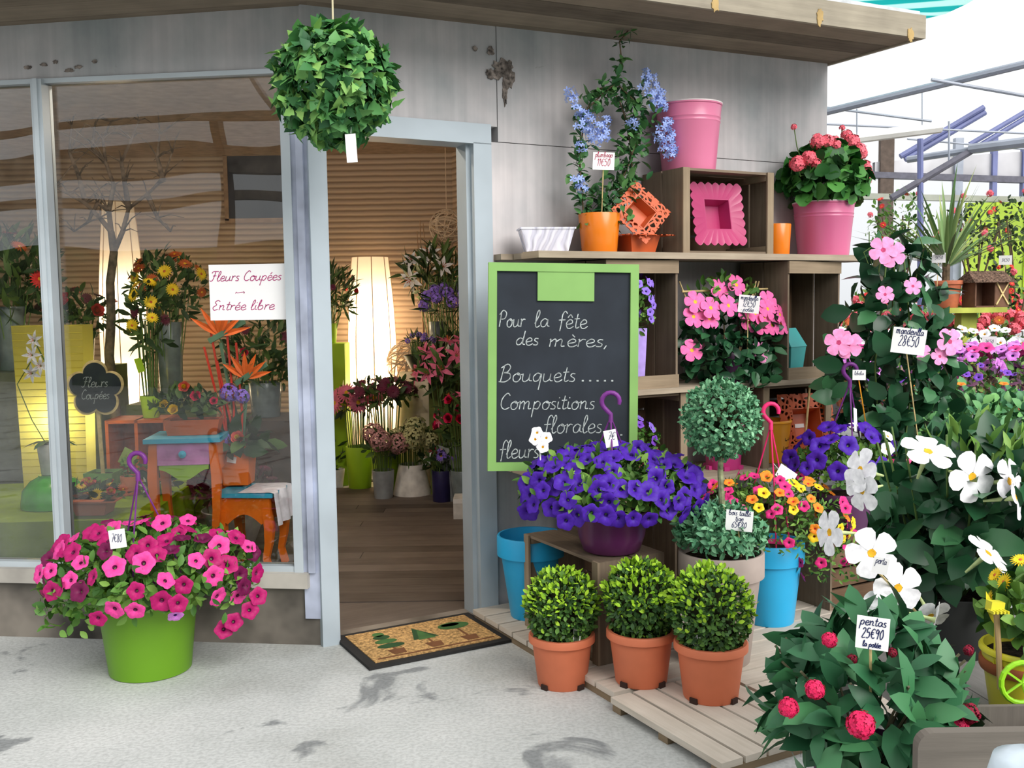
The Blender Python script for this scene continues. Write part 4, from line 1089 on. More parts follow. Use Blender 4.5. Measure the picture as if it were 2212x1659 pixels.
# rose mandevilla on the middle plank
mv = thing('potted_mandevilla', 'bushy rose pink mandevilla on the plank between the upright crates', 'potted plant', W(2.02, .24, 1.06), TR)
pot(mv, VIOPL, .10, .085, .15)
link('foliage', leaf_mesh('mandevilla_foliage', [blob_set(360, (.29, .14, .21), (0, -.02, .17), .075, .042, OVAL, .4, -.9), blob_set(120, (.22, .05, .13), (0, -.13, .08), .075, .042, OVAL, .3, -1), blob_set(70, (.2, .12, .1), (-.02, 0, .42), .05, .025, OVAL, .3, -.4, mi=1)], [DARKL, PETL]), mv)
mb = MB()
for x in (-.27, -.0, .22, .24): mb.tube([(x * .4, 0, .14), (x, .02, .5)], .004, 6)
mb.tube([(-.27, .0, .45), (.28, .0, .46)], .005, 6)
mb.build('trellis', STICKM, mv)
for p in ((-.28, -.1, .33), (-.27, -.1, .40), (-.20, -.13, .37), (-.10, -.14, .38), (-.0, -.14, .355), (.06, -.15, .34), (.12, -.15, .32), (.04, -.13, .30), (.10, -.15, .285), (.15, -.14, .36), (.18, -.14, .28), (.26, -.11, .33), (.26, -.12, .28), (-.29, -.1, .17), (.10, -.15, .15), (.19, -.1, .40), (-.08, -.05, .46), (.02, -.06, .48), (-.2, -.12, .32)):
    blossom(mv, M_MAN['pale'] if p[2] < .2 and p[0] > 0 else M_MAN['pink'], p, (p[0] * .8 + random.gauss(0, .15), -1, .35), .056)
price_sign('white price card in the rose mandevilla', wn(1618, 657, .42), .10, .085, W(2.04, .38, 1.17), [('mandevilla', .13, .74, .82), ('12€50', .22, .34, .6), ('potée', .13, .08, .5)], tilt=R(6))

# --- chalkboard
SLATE = plain('black_slate', (40, 46, 54), .75, .25, .08, 5)
GRF = plain('apple_green_frame', (128, 172, 96), .5, .3, .03, 4); CHALK = plain('chalk', (168, 176, 176), .9, .1, .15, 60)
cb0, cb1 = Vector((-.11, 4.20, 0)), Vector((.535, 4.275, 0))
bw, bh = (cb1 - cb0).length, .885
ang = math.atan2((cb1 - cb0).y, (cb1 - cb0).x)
cb = thing('chalkboard', 'tall chalkboard in an apple green frame beside the door', 'chalkboard', (cb0 + cb1) / 2 + Vector((0, 0, .748)), 0)
cb.rotation_euler = (Matrix.Rotation(ang, 3, 'Z') @ Matrix.Rotation(R(1.4), 3, 'Y') @ Matrix.Rotation(R(-2.5), 3, 'X')).to_euler()
fw = .036
MB().box((0, .004, bh / 2), (bw - .04, .01, bh - .04)).build('slate', SLATE, cb)
mb = MB(); mb.box((-bw / 2 + fw / 2, 0, bh / 2), (fw, .028, bh)); mb.box((bw / 2 - fw / 2, 0, bh / 2), (fw, .028, bh))
mb.box((0, 0, fw / 2), (bw - 2 * fw, .028, fw)); mb.box((0, 0, bh - fw / 2), (bw - 2 * fw, .028, fw)); mb.build('frame', GRF, cb)
MB().box((.008, -.004, bh - fw - .06), (.245, .012, .128)).build('header_plate', GRF, cb)
mb = MB(); px = bw / 322.0
def cbx(x): return (x - 1050) * px - bw / 2
def cbz(y): return bh - (y - 568) * (bh / 449.0)
for s, x0, x1, y, h in (('Pour', 1072, 1128, 706, 17), ('la', 1148, 1180, 706, 18), ('fête', 1198, 1262, 708, 18), ('des', 1108, 1158, 745, 15), ('mères,', 1178, 1310, 748, 16), ('Bouquets', 1074, 1238, 824, 18), ('Compositions', 1075, 1280, 884, 17), ('florales', 1168, 1296, 936, 19), ('fleurs', 1074, 1160, 990, 19), ('un', 1205, 1240, 994, 16)):
    if s in ('Pour', 'des', 'Bouquets', 'Compositions', 'florales', 'fleurs'): mb = MB()
    write(mb, s, cbx(x0), cbz(y), h * px, .0042, y=-.002, fit=(x1 - x0) * px)
    if s == 'Bouquets':
        for i in range(5): mb.box((cbx(1253 + 16 * i), -.0018, cbz(822)), (.009, .001, .007))
    if s == 'florales':
        for i in range(3): mb.box((cbx(1312 + 13 * i), -.0018, cbz(941)), (.009, .001, .007))
    if s in ('fête', 'mères,', 'Bouquets', 'Compositions', 'florales', 'un'): mb.build('lettering', CHALK, cb)
# ================================================================ OUTSIDE: PLANTS IN FRONT
CAMDIR = Vector((0, -1, .15))
# hanging ivy ball
ivc = Vector((-.632, 3.70, 2.272))
iv = thing('ivy_ball', 'round ball of ivy hanging by a cord from the eave', 'hanging plant', ivc)
MB().lathe([(0, -.10), (.07, -.07), (.10, 0), (.09, .06), (.0, .07)], 16).build('basket', BARK, iv, smooth=60)
link('foliage', leaf_mesh('ivy_foliage', [blob_set(1500, (.195, .195, .195), (0, 0, 0), .05, .05, IVYP, .72, -1, .6, -.15, .12, .25), blob_set(90, .215, (0, 0, 0), .045, .042, IVYP, .95, -1, .9, -.1)], IVY), iv)
MB().tube([(0, 0, .05), (.003, 0, .3), (0, 0, .458)], .0035, 6).build('cord', plain('pale_cord', (214, 204, 170), .8), iv)
tg = thing('price_tag', 'blank white strip tag hanging under the ivy ball', 'price tag', ivc + Vector((.072, -.10, -.195)))
MB().box((0, 0, -.052), (.038, .002, .10), (0, R(-3), 0)).build('card', PAPER, tg); MB().tube([(0, 0, 0), (0, .03, .06)], .0012, 5).build('string', plain('white_string', (230, 230, 230)), tg)

# green bucket and its petunias
gb = fl(310, 1478) + Vector((-.03, .165, 0)); gb.z = 0
gbk = thing('pot', 'large lime green pot standing before the shop window', 'pot', gb)
pot(gbk, LIME, .200, .160, .37, rim=.004, rimh=.05, soil=False, name='body', seg=48)
pp = thing('petunia_basket', 'hanging basket of pink and magenta petunias dropped into the lime green pot', 'potted plant', gb + Vector((0, 0, .10)))
pot(pp, VIOPL, .16, .11, .22)
link('foliage', leaf_mesh('petunia_foliage', [blob_set(1500, (.39, .34, .17), (.03, 0, .31), .045, .024, OVAL, .35, -.65, .7, .3), blob_set(260, (.16, .26, .12), (-.22, -.05, .22), .045, .026, OVAL, .4, -.9), blob_set(90, (.10, .2, .08), (.34, -.05, .25), .04, .02, OVAL, .4, -.9)], PETL), pp)
mb = MB()
for i in range(26):
    a = i * 2.4; r_ = .2 + .18 * random.random(); mb.tube([(.03 * math.cos(a), .03 * math.sin(a), .2), (r_ * .6 * math.cos(a), r_ * .6 * math.sin(a), .36), (r_ * math.cos(a), r_ * math.sin(a), .34)], .0025, 4)
mb.build('stem', STEM, pp)
blossoms_on(pp, [M_PET['pink'], M_PET['magenta'], M_PET['dark']], 74, (.40, .36, .19), (.03, 0, .31), .037, -.4, Vector((0, -1, .1)), .66, [4, 4, 2.4])
for p in ((-.38, -.05, .24), (-.39, -.03, .30), (.47, -.08, .22), (.44, -.1, .17), (.38, -.12, .13), (.34, -.12, .10)):
    blossom(pp, M_PET['dark'] if p[0] < 0 else M_PET['magenta'], p, (p[0], -.7, .2), .036)
blossom(pp, M_PET['lilac'], (.20, -.26, .20), (.3, -.6, -.5), .03)
hanger(pp, plain('purple_hanger', (112, 48, 128), .4), .15, .22, .70, 3, .033, .0035, (-.01, -.02))
tg = thing('price_tag', 'white tag clipped among the pink petunias', 'price tag', gb + Vector((.002, -.28, .575)))
mb = MB().box((0, 0, .032), (.062, .002, .07), (R(-6), R(-8), 0)).build('card', PAPER, tg)
mb = MB(); write(mb, '7€80', -.022, .02, .018, .002, y=-.004, fit=.04); mb.build('lettering', INK, tg)

# doormat
dm = thing('doormat', 'coir doormat with black border and three topiary trees at the door', 'doormat', W(.383, .165, .002), TR)
MB().box((0, 0, .006), (.66, .44, .012)).build('border', plain('black_rubber', (40, 40, 40), .8), dm)
MB().box((0, 0, .0125), (.58, .37, .007)).build('coir', plain('coir', (190, 152, 100), .95, .1, .18, 90, .8), dm)
TREEG = plain('mat_green_print', (66, 104, 56), .95); TREEB = plain('mat_brown_print', (116, 76, 48), .95); TREED = plain('mat_dark_print', (44, 76, 44), .95)
mb = MB(); ex = Vector((1, 0, 0)); ey = Vector((0, 1, 0)); ez = Vector((0, 0, 1))
def disc(mb, x, y, rx, ry, mi, n=20): mb.add([(x + rx * math.cos(2 * math.pi * k / n), y + ry * math.sin(2 * math.pi * k / n), .0168) for k in range(n)], [tuple(range(n))], mi)
def poly(mb, pts, mi, z=.0166): mb.add([(x, y, z) for x, y in pts], [tuple(range(len(pts)))], mi)
for k, y in enumerate((-.03, .03, .085, .125)): disc(mb, -.16, y, .062 - .012 * k, .028, 0 if k % 2 else 2)
poly(mb, [(.035, .01), (-.05, -.02), (.0, .13), (.07, -.02)][1:] , 2); poly(mb, [(-.03, -.03), (.05, -.03), (.012, .10)], 0, .0169)
disc(mb, .18, .07, .075, .045, 0); disc(mb, .17, .085, .045, .02, 2)
for x in (-.16, .012, .18):
    poly(mb, [(x - .006, -.09), (x + .006, -.09), (x + .006, .03), (x - .006, .03)], 1, .0164)
    poly(mb, [(x - .028, -.14), (x + .028, -.14), (x + .038, -.08), (x - .038, -.08)], 1, .0167)
poly(mb, [(-.27, -.165), (.27, -.165), (.27, -.15), (-.27, -.15)], 1, .0163)
mb.build('printed_trees', [TREEG, TREEB, TREED], dm)

# three boxwoods
def boxwood(label, base, rt, h, R_, rz, cz, tagx=None):
    o = thing('potted_boxwood', label, 'potted plant', base, 0, 'boxwood balls in terracotta pots')
    pot(o, TERRA, rt, rt * .80, h, rim=.010, rimh=.028, fill=.9)
    for k in range(4):
        a = k * math.pi / 2 + .75; r_ = rt * .80; MB().box((r_ * math.cos(a), r_ * math.sin(a), .010), (.016, .03, .02), (0, 0, a)).build('drain_notch', plain('dark_notch', (58, 40, 34), .9), o)
    d = blob_set(2600, (R_, R_, rz), (0, 0, cz), .021, .013, OVAL, .72, -1, .75, .25, .1, .1)
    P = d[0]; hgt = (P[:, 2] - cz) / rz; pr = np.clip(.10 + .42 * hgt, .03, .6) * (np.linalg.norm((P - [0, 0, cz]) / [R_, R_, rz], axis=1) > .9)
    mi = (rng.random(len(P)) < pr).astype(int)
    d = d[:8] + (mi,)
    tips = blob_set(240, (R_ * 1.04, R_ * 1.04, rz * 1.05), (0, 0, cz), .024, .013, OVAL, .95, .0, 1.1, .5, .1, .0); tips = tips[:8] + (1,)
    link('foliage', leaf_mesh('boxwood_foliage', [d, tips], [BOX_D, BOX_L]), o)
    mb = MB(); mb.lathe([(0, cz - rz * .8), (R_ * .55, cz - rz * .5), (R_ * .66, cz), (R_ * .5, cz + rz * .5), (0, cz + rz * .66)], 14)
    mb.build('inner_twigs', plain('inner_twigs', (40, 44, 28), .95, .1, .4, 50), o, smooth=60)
    MB().tube([(0, 0, h * .85), (.005, 0, h + .03), (0, 0, cz)], .008, 6).build('stem', BARK, o)
    if tagx is not None:
        t = thing('plant_label', label.replace('boxwood ball in the', 'plastic label stuck in the') if 0 else tagx[3], 'plant label', Vector(base) + Vector((tagx[0], tagx[1], h * .86)), 0, 'plastic plant labels')
        M = (R(-12), tagx[2], 0)
        MB().box((0, 0, .035), (.028, .0015, .075), M).build('strip', PAPER, t)
        MB().box((0, -.0015, .036), (.020, .0012, .045), M).build('printed_panel', plain('label_print', (92, 112, 84), .6, .3, .3, 90), t)
    return o
def floorpt(px, py, r, z=0.0):
    p = fl(px, py, z); d = Vector((p.x, p.y, 0)).normalized(); return Vector((p.x, p.y, z)) + d * r
boxwood('boxwood ball in a terracotta pot on the concrete, beside the pallet', floorpt(1215, 1497, .098), .118, .20, .130, .138, .298, (.052, -.082, R(6), 'pale plastic label in the pot of the boxwood beside the doormat'))
boxwood('boxwood ball in a terracotta pot before the plant stand crate', floorpt(1385, 1492, .10, .05), .120, .20, .130, .140, .305)
boxwood('boxwood ball in a terracotta pot on the front pallet', floorpt(1535, 1527, .10, .05), .122, .205, .138, .150, .31, (-.062, -.075, R(4), 'pale plastic label in the pot of the boxwood on the front pallet'))

# sky blue pots
b1 = thing('pot', 'empty sky blue pot in the shade under the chalkboard board', 'pot', floorpt(1150, 1345, .11, .05))
pot(b1, BLUEPL, .150, .098, .375, rim=.006, rimh=.09, soil=False, seg=48, name='body')
bp_ = floorpt(1662, 1357, .11, .05)
b2 = thing('pot', 'sky blue pot on the wide pallet holding a calibrachoa basket', 'pot', bp_)
pot(b2, BLUEPL, .142, .105, .36, rim=.006, rimh=.09, soil=False, seg=48, name='body')
ca = thing('calibrachoa_basket', 'mixed yellow, orange and pink calibrachoa basket in the sky blue pot', 'potted plant', bp_ + Vector((0, 0, .17)))
pot(ca, HOTPINK, .12, .085, .17)
link('foliage', leaf_mesh('calibrachoa_foliage', [blob_set(1300, (.31, .27, .19), (.0, 0, .29), .03, .012, LANCE, .4, -.6, .7, .3), blob_set(260, (.16, .16, .11), (.26, -.06, .13), .028, .012, LANCE, .4, -.9)], PETL), ca)
blossoms_on(ca, [M_CAL['yellow'], M_CAL['orange'], M_CAL['pink']], 78, (.32, .28, .20), (0, 0, .28), .024, -.4, CAMDIR, .7, [3, 3, 4])
blossoms_on(ca, [M_CAL['pink']], 14, (.18, .18, .12), (.27, -.07, .13), .024, -.7, CAMDIR, .8)
hanger(ca, plain('pink_hanger', (226, 46, 110), .4), .115, .17, .70, 3, .034, .0035)
tg = thing('price_tag', 'tilted white tag on the pink hanger of the calibrachoa basket', 'price tag', bp_ + Vector((.055, -.05, .66)))
MB().box((0, 0, 0), (.085, .002, .06), (R(-20), R(35), 0)).build('card', PAPER, tg); MB().tube([(-.03, 0, .02), (-.05, .04, .05)], .0012, 5).build('string', PAPER, tg)

# topiary standard in a tall taupe pot
gt = floorpt(1557, 1452, .135, .05)
tp = thing('potted_topiary', 'clipped grey green ball on a bare stem in a tall taupe pot', 'potted plant', gt)
pot(tp, STONEP, .160, .112, .44, rim=.006, rimh=.095, fill=.93, seg=48)
hb = at(1558, 905, gt.y).z - .05; Rb = 80 / FPX * gt.y
link('foliage', leaf_mesh('topiary_foliage', [blob_set(2600, (Rb, Rb, Rb), (.0, 0, hb), .020, .013, OVAL, .62, -1, .8, .1, .1, .1), blob_set(120, Rb * 1.08, (0, 0, hb), .02, .012, OVAL, .95)], TOPL), tp)
link('foliage', leaf_mesh('topiary_under_foliage', [blob_set(1500, (.165, .165, .12), (0, 0, .50), .032, .016, OVAL, .4, -.4, .7, .3)], TOPL), tp)
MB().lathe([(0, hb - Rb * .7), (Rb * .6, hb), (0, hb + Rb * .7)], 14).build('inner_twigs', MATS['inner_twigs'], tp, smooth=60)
MB().tube([(0, 0, .38), (.004, 0, .6), (-.004, 0, .75), (0, 0, hb)], [.014, .013, .011, .010], 8).build('trunk', plain('green_grey_bark', (132, 136, 104), .8, .2, .2, 40), tp)
price_sign('white price card in the taupe pot of the ball topiary', at(1597, 1125, gt.y - .15), .100, .078, gt + Vector((.055, -.10, .44)), [('bois taillé', .14, .76, .8), ('tige', .13, .5, .3), ('65€80', .17, .16, .55)], tilt=R(4))

# plum bowl of purple petunias on the plant stand crate
pc = W(.95, .795, .46)
pu = thing('petunia_basket', 'plum bowl overflowing with deep purple petunias on the plant stand crate', 'potted plant', pc)
prof = [(.09, 0), (.115, .01), (.135, .07), (.148, .165), (.152, .17), (.145, .172), (.13, .08), (.0, .03)]
MB().lathe(prof, 44).build('pot', PLUMPL, pu, smooth=50)
MB().lathe([(0, .12), (.138, .12), (.142, .15), (0, .15)], 24).build('soil', SOIL, pu, smooth=40)
link('foliage', leaf_mesh('petunia_foliage', [blob_set(1300, (.335, .31, .155), (0, 0, .25), .044, .024, OVAL, .35, -.4, .7, .3), blob_set(170, (.36, .33, .175), (0, 0, .25), .042, .022, OVAL, .92, -.4, .9, .5)], PETL), pu)
blossoms_on(pu, [M_PET['purple']], 100, (.345, .32, .17), (0, 0, .245), .038, -.36, CAMDIR, .6, lo=1.0)
hanger(pu, plain('purple_hanger', (112, 48, 128)), .14, .17, .545, 3, .036, .0035)
tg = thing('price_tag', 'white tag hanging on the hanger of the plum petunia bowl', 'price tag', pc + Vector((-.004, -.04, .475)))
MB().box((0, 0, -.01), (.050, .002, .068), (R(-5), R(-10), 0)).build('card', PAPER, tg)
mb = MB(); write(mb, '7€', -.012, -.015, .018, .002, y=-.003); mb.build('lettering', INK, tg)
wf_ = thing('ornament_pick', 'white flower pick standing in the purple petunias before the chalkboard', 'ornament', pc + Vector((-.285, -.02, .34)))
MB().tube([(0, 0, 0), (0, 0, .1)], .003, 6).build('stem', PAPER, wf_)
for p in ((0, 0, .11), (.025, -.01, .13), (-.02, -.01, .125), (.01, -.02, .095), (-.012, .0, .15)): blossom(wf_, M_PET['white'], p, (p[0] * 4, -1, .3), .024)

# violet tub of dark petunias on the slatted crate
vt = W(2.16, .80, .43) 
vt = at(1822, 1140, 4.42); vt.z = .43
vb = thing('petunia_basket', 'violet tub of dark purple petunias with yellow edges on the slatted crate', 'potted plant', vt)
pot(vb, VIOPL, .135, .105, .175, rim=.005, rimh=.025)
link('foliage', leaf_mesh('petunia_foliage', [blob_set(800, (.21, .18, .13), (0, 0, .27), .03, .018, OVAL, .35, -.4, .7, .4)], PETL), vb)
blossoms_on(vb, [M_PET['purple']], 24, (.23, .2, .18), (-.01, 0, .29), .038, -.1, CAMDIR, .7)
blossoms_on(vb, [M_PET['white']], 3, (.2, .18, .18), (.05, 0, .28), .026, .3, CAMDIR, .8)
hanger(vb, plain('purple_hanger', (112, 48, 128)), .125, .175, .66, 3, .03, .0035, (.02, 0))
tg = thing('price_tag', 'narrow white tag turned edgeways on the violet tub hanger', 'price tag', vt + Vector((.03, -.05, .5)))
MB().box((0, 0, 0), (.035, .002, .105), (R(-8), R(14), R(50))).build('card', PAPER, tg)

# tall pink mandevilla in a hot pink pot
mt = at(1925, 1000, 4.6); mt.z = 0.0
st = thing('plant_stand', 'low wooden stand under the hot pink mandevilla pot', 'stand', mt, TR)
MB().box((0, 0, .44), (.34, .34, .03)).build('top', CRATE, st)
for x in (-.14, .14):
    for y in (-.14, .14): MB().box((x, y, .2125), (.035, .035, .425)).build('leg', CRATE2, st)
mz = mt + Vector((0, 0, .455))
mm = thing('potted_mandevilla', 'tall pink mandevilla trained upright in a hot pink pot', 'potted plant', mz)
pot(mm, HOTPINK, .125, .10, .28, rim=.005, rimh=.03)
def tall(n, ln, wd): 
    s = []
    for z, rx, k in ((.40, .24, .22), (.58, .27, .25), (.76, .27, .22), (.94, .22, .18), (1.12, .15, .13)):
        s.append(blob_set(int(n * k), (rx, rx * .8, .16), (0, 0, z), ln, wd, OVAL, .35, -1, .7, .0, .1, .25))
    return s
link('foliage', leaf_mesh('mandevilla_foliage', tall(430, .115, .072), DARKL), mm)
mb = MB()
for k in range(5):
    a = k * 1.257; mb.tube([(.07 * math.cos(a), .07 * math.sin(a), .2), (.14 * math.cos(a), .14 * math.sin(a), .7), (.06 * math.cos(a), .06 * math.sin(a), 1.2)], .004, 5)
for k in range(6):
    a = k * 1.1; p = Vector((.1 * math.cos(a), .1 * math.sin(a), 1.1)); mb.tube([p, p + Vector((.05 * math.cos(a), 0, .12)), p + Vector((.10 * math.cos(a * 2), 0, .22))], .0025, 5)
mb.build('stem', STEM, mm)
for x, y in ((1908, 540), (1926, 548), (1972, 618), (1912, 636), (2052, 738), (1812, 740), (1832, 745), (2030, 770), (1992, 760)):
    p = at(x, y, mz.y - .22) - mz; blossom(mm, M_MAN['pale'], p, (p.x, -1, .2), .062 if x not in (1972, 1912, 2030, 1992) else .04)
price_sign('large white mandevilla price card in front of the tall pink mandevilla', at(1963, 737, mz.y - .34), .135, .110, mz + Vector((.10, -.10, .25)), [('mandevilla', .15, .76, .82), ('28€50', .24, .3, .6)], tilt=R(7))
price_sign('small white price card on a yellow stick beside the tall pink mandevilla', at(1856, 810, mz.y - .25), .055, .045, mz + Vector((-.105, -.04, .26)), [('lobelia', .2, .5, .7)], stickm=YELP_)

# display table with the white mandevilla and the yellow pail
TABW = wood('grey_table_planks', (96, 94, 92), (158, 156, 152))
tb = thing('display_table', 'low grey plank table under the white mandevilla and the yellow pail', 'table', Vector((1.42, 2.42, 0)), R(-80))
for i in range(6): MB().box((0, -.375 + i * .152, .485), (1.1, .148, .03)).build('plank', TABW, tb)
for x in (-.5, .5):
    for y in (-.38, .38): MB().box((x, y, .235), (.05, .05, .47)).build('leg', TABW, tb)
MB().box((0, -.40, .44), (1.0, .025, .06)).build('apron', TABW, tb); MB().box((0, .40, .44), (1.0, .025, .06)).build('apron', TABW, tb)
wm = Vector((1.20, 2.68, .50))
wh = thing('potted_mandevilla', 'big white flowered mandevilla on the grey plank table', 'potted plant', wm)
pot(wh, plain('black_nursery_pot', (46, 48, 48), .6), .13, .105, .17)
link('foliage', leaf_mesh('mandevilla_foliage', [blob_set(500, (.235, .23, .23), (.05, 0, .34), .095, .055, OVAL, .35, -.8, .7, .1, .1, .25), blob_set(80, (.19, .18, .15), (.08, 0, .48), .065, .022, LANCE, .5, -.1, .6, 1.2, mi=1)], [DARKL, PETL]), wh)
mb = MB()
for i in range(16):
    a = i * 2.4; mb.tube([(.03 * math.cos(a), .03 * math.sin(a), .15), (.14 * math.cos(a), .13 * math.sin(a), .35), (.2 * math.cos(a), .18 * math.sin(a), .52 + .1 * random.random())], .003, 5)
mb.build('stem', STEM, wh)
for x, y, Y, d, r in ((1883, 1195, 2.38, (-.15, -1, .15), .062), (1940, 1270, 2.36, (.1, -1, .1), .062), (1905, 1315, 2.36, (-.3, -1, -.1), .05), (1858, 1015, 2.5, (-1, -.35, .3), .058), (1862, 1060, 2.48, (-1, -.5, -.1), .055), (1792, 1150, 2.45, (-1, -.25, .1), .058), (2005, 975, 2.5, (.1, -.5, .9), .068), (2100, 1030, 2.45, (.25, -1, .0), .066), (2180, 1040, 2.45, (.6, -.8, .2), .06), (2195, 1075, 2.42, (.8, -.5, .2), .058), (2135, 1195, 2.38, (.5, -.4, .7), .058), (2010, 1330, 2.36, (.1, -.8, -.5), .05), (2088, 1130, 2.4, (.3, -.8, .5), .0), (2020, 1340, 2.3, (.9, -.4, -.2), .045), (1960, 1045, 2.5, (-.5, -.5, .6), .0)):
    if r: blossom(wh, M_MAN['white'], at(x, y, Y) - wm, d, r)
price_sign('small torn white card on two sticks among the white mandevilla flowers', at(1902, 1222, 2.30), .035, .04, wm + Vector((-.16, -.2, .15)), [('porta', .22, .62, .7)], tilt=R(10))

# pentas at the front
pn = Vector((.77, 2.12, .33))
lb_ = thing('plant_stand', 'low wooden box under the crimson pentas', 'stand', Vector((.77, 2.12, 0)))
MB().box((0, 0, .165), (.34, .34, .33)).build('box', CRATE, lb_); MB().box((0, -.172, .25), (.34, .01, .1)).build('rail', CRATE2, lb_)
pe = thing('potted_pentas', 'crimson pentas with lance shaped leaves at the front of the display', 'potted plant', pn)
pot(pe, VIOPL, .12, .095, .15)
link('foliage', leaf_mesh('pentas_foliage', [blob_set(330, (.19, .19, .18), (.0, 0, .24), .092, .044, OVAL, .4, -.5, .9, .15, .1, .35), blob_set(50, (.14, .14, .12), (.0, -.03, .12), .085, .042, OVAL, .5, -.6, .9, .0, .1, .3)], MIDL), pe)
mb = MB()
for i in range(14):
    a = i * 2.4; mb.tube([(.03 * math.cos(a), .03 * math.sin(a), .13), (.12 * math.cos(a), .12 * math.sin(a), .28), (.2 * math.cos(a), .18 * math.sin(a), .36)], .003, 5)
mb.build('stem', plain('pentas_stem', (96, 92, 70), .7), pe)
for x, y, Y, r, k in ((1860, 1566, 1.84, .030, 0), (1703, 1528, 1.95, .023, 0), (1760, 1490, 1.92, .022, 0), (1792, 1382, 2.0, .018, 0), (2093, 1541, 1.98, .026, 1), (2072, 1568, 1.98, .022, 0), (1942, 1352, 2.15, .014, 1), (2040, 1425, 2.1, .018, 1), (1928, 1410, 2.05, .012, 1), (1840, 1425, 2.05, .014, 1), (1782, 1465, 2.08, .013, 1), (2092, 1405, 2.15, .014, 1)):
    blossom(pe, M_PENTD if k else M_PENT, at(x, y, Y) - pn, (random.gauss(0, .2), -.8, .5), r)
price_sign('white price card on a stick in the crimson pentas', at(1885, 1368, 1.93), .062, .066, pn + Vector((-.02, -.08, .15)), [('pentas', .14, .74, .8), ('25€90', .18, .34, .66), ('la potée', .09, .08, .55)], tilt=R(3))
# grey wooden box at the very front
gx = thing('wooden_box', 'weathered grey wooden box with rounded front board at the corner', 'box', Vector((.945, 1.80, 0)))
mb = MB(); w_, h_, rr = .40, .662, .03
pts = [(-w_ / 2, .0), (w_ / 2, .0)] + [(w_ / 2 - rr + rr * math.cos(t), h_ - rr + rr * math.sin(t)) for t in np.linspace(0, math.pi / 2, 6)] + [(-w_ / 2 + rr + rr * math.cos(t), h_ - rr + rr * math.sin(t)) for t in np.linspace(math.pi / 2, math.pi, 6)]
n = len(pts); mb.add([(x, -.012, z) for x, z in pts] + [(x, .012, z) for x, z in pts], [tuple(range(n)), tuple(reversed(range(n, 2 * n)))] + [((i + 1) % n, i, n + i, n + (i + 1) % n) for i in range(n)], 0,
  [[pts[i] for i in range(n)]] * 2 + [[(0, 0)] * 4] * n)
BOXW = wood('grey_box_boards', (74, 70, 66), (122, 116, 108)); mb.build('front_board', BOXW, gx)
for x in (-.075, .19): MB().box((x, .13, .30), (.014, .24, .60)).build('side_board', BOXW, gx)
MB().box((.058, .255, .30), (.28, .012, .60)).build('back_board', BOXW, gx); MB().box((.058, .13, .26), (.25, .24, .012)).build('floor_board', BOXW, gx)

# yellow pail with its garden ornament, green watering can, white bowl
yb = at(2215, 1545, 2.22); yb.z = .50
YPAIL = plain('yellow_pail', (226, 216, 60), .35, .45, .03, 4)
o = thing('pail', 'bright yellow pail of yellow flowers at the edge of the plank table', 'potted plant', yb)
pot(o, YPAIL, .098, .074, .17, rim=.004, rimh=.012)
link('foliage', leaf_mesh('yellow_flower_foliage', [blob_set(200, (.10, .10, .10), (0.02, 0, .23), .05, .034, OVAL, .4, -.4)], PETL), o)
blossoms_on(o, [M_RAY['yellow']], 11, (.10, .10, .12), (.03, 0, .26), .025, -.1, Vector((-.6, -1, .2)), .8)
MB().lathe([(.099, .115), (.101, .12), (.101, .135), (.097, .14)], 36).build('band', plain('rust_band', (150, 84, 50), .8), o, smooth=40)
rk = thing('rake_pick', 'toy wooden rake with a yellow head stuck in the yellow pail', 'ornament', yb + Vector((-.085, -.05, .09)))
MB().tube([(.0, 0, 0), (-.006, 0, .10), (-.014, 0, .185)], .0065, 8).build('handle', wood('toy_handle', (150, 120, 84), (206, 176, 130)), rk)
mb = MB(); mb.box((-.016, 0, .19), (.034, .02, .022), (0, R(8), R(12)))
for k in range(5): mb.box((-.032 + k * .008, -.015, .182), (.004, .022, .006), (0, 0, R(12)))
mb.build('head', YPAIL, rk)
lf = thing('leaf_pick', 'pointed yellow leaf shaped pick above the toy rake', 'ornament', yb + Vector((-.09, -.03, .13)))
me = leaf_mesh('blade', [(np.array([[0, 0, .10]]), np.array([[-.35, 0, 1.]]), np.array([[.2, -1., 0]]), .085, .020, LANCE, .15, -.1, 0)], YPAIL); link('blade', me, lf)
MB().tube([(0, 0, 0), (0, 0, .102)], .002, 5).build('stem', YPAIL, lf)
LG = plain('lime_wire', (150, 214, 40), .4, .4)
wc = thing('watering_can_pick', 'lime green watering can pick with round handle before the yellow pail', 'ornament', yb + Vector((-.078, -.13, .0)))
mb = MB(); mb.tube([(.0 + .045 * math.cos(t), 0, .135 + .045 * math.sin(t)) for t in np.linspace(0, 2 * math.pi, 20)], .006, 8)
for k in range(5): a = k * 1.257; mb.tube([(0, 0, .135), (.042 * math.cos(a), 0, .135 + .042 * math.sin(a))], .003, 5)
mb.build('wheel', LG, wc)
MB().tube([(-.005, 0, -.05), (.0, 0, .02), (.0, 0, .09)], .0055, 8).build('stake', LG, wc)
MB().lathe([(.012, -.0), (.022, .012), (.022, .03), (.01, .035)], 14).build('can', LG, wc, smooth=50)
wbw = at(2225, 1650, 1.55)
o = thing('watering_can', 'pale bluish white rounded can in front of the grey wooden box', 'watering can', Vector((wbw.x, wbw.y, 0)))
PALE = plain('pale_blue_white', (204, 218, 228), .35, .4)
zt = wbw.z + .02
MB().lathe([(0, 0), (.06, 0), (.065, .02), (.065, zt - .05), (.055, zt - .012), (.03, zt), (0, zt + .003)], 32).build('body', PALE, o, smooth=60)
MB().tube([(.0, .0, zt), (.03, 0, zt + .05), (.07, 0, zt)], .006, 8).build('handle', PALE, o)
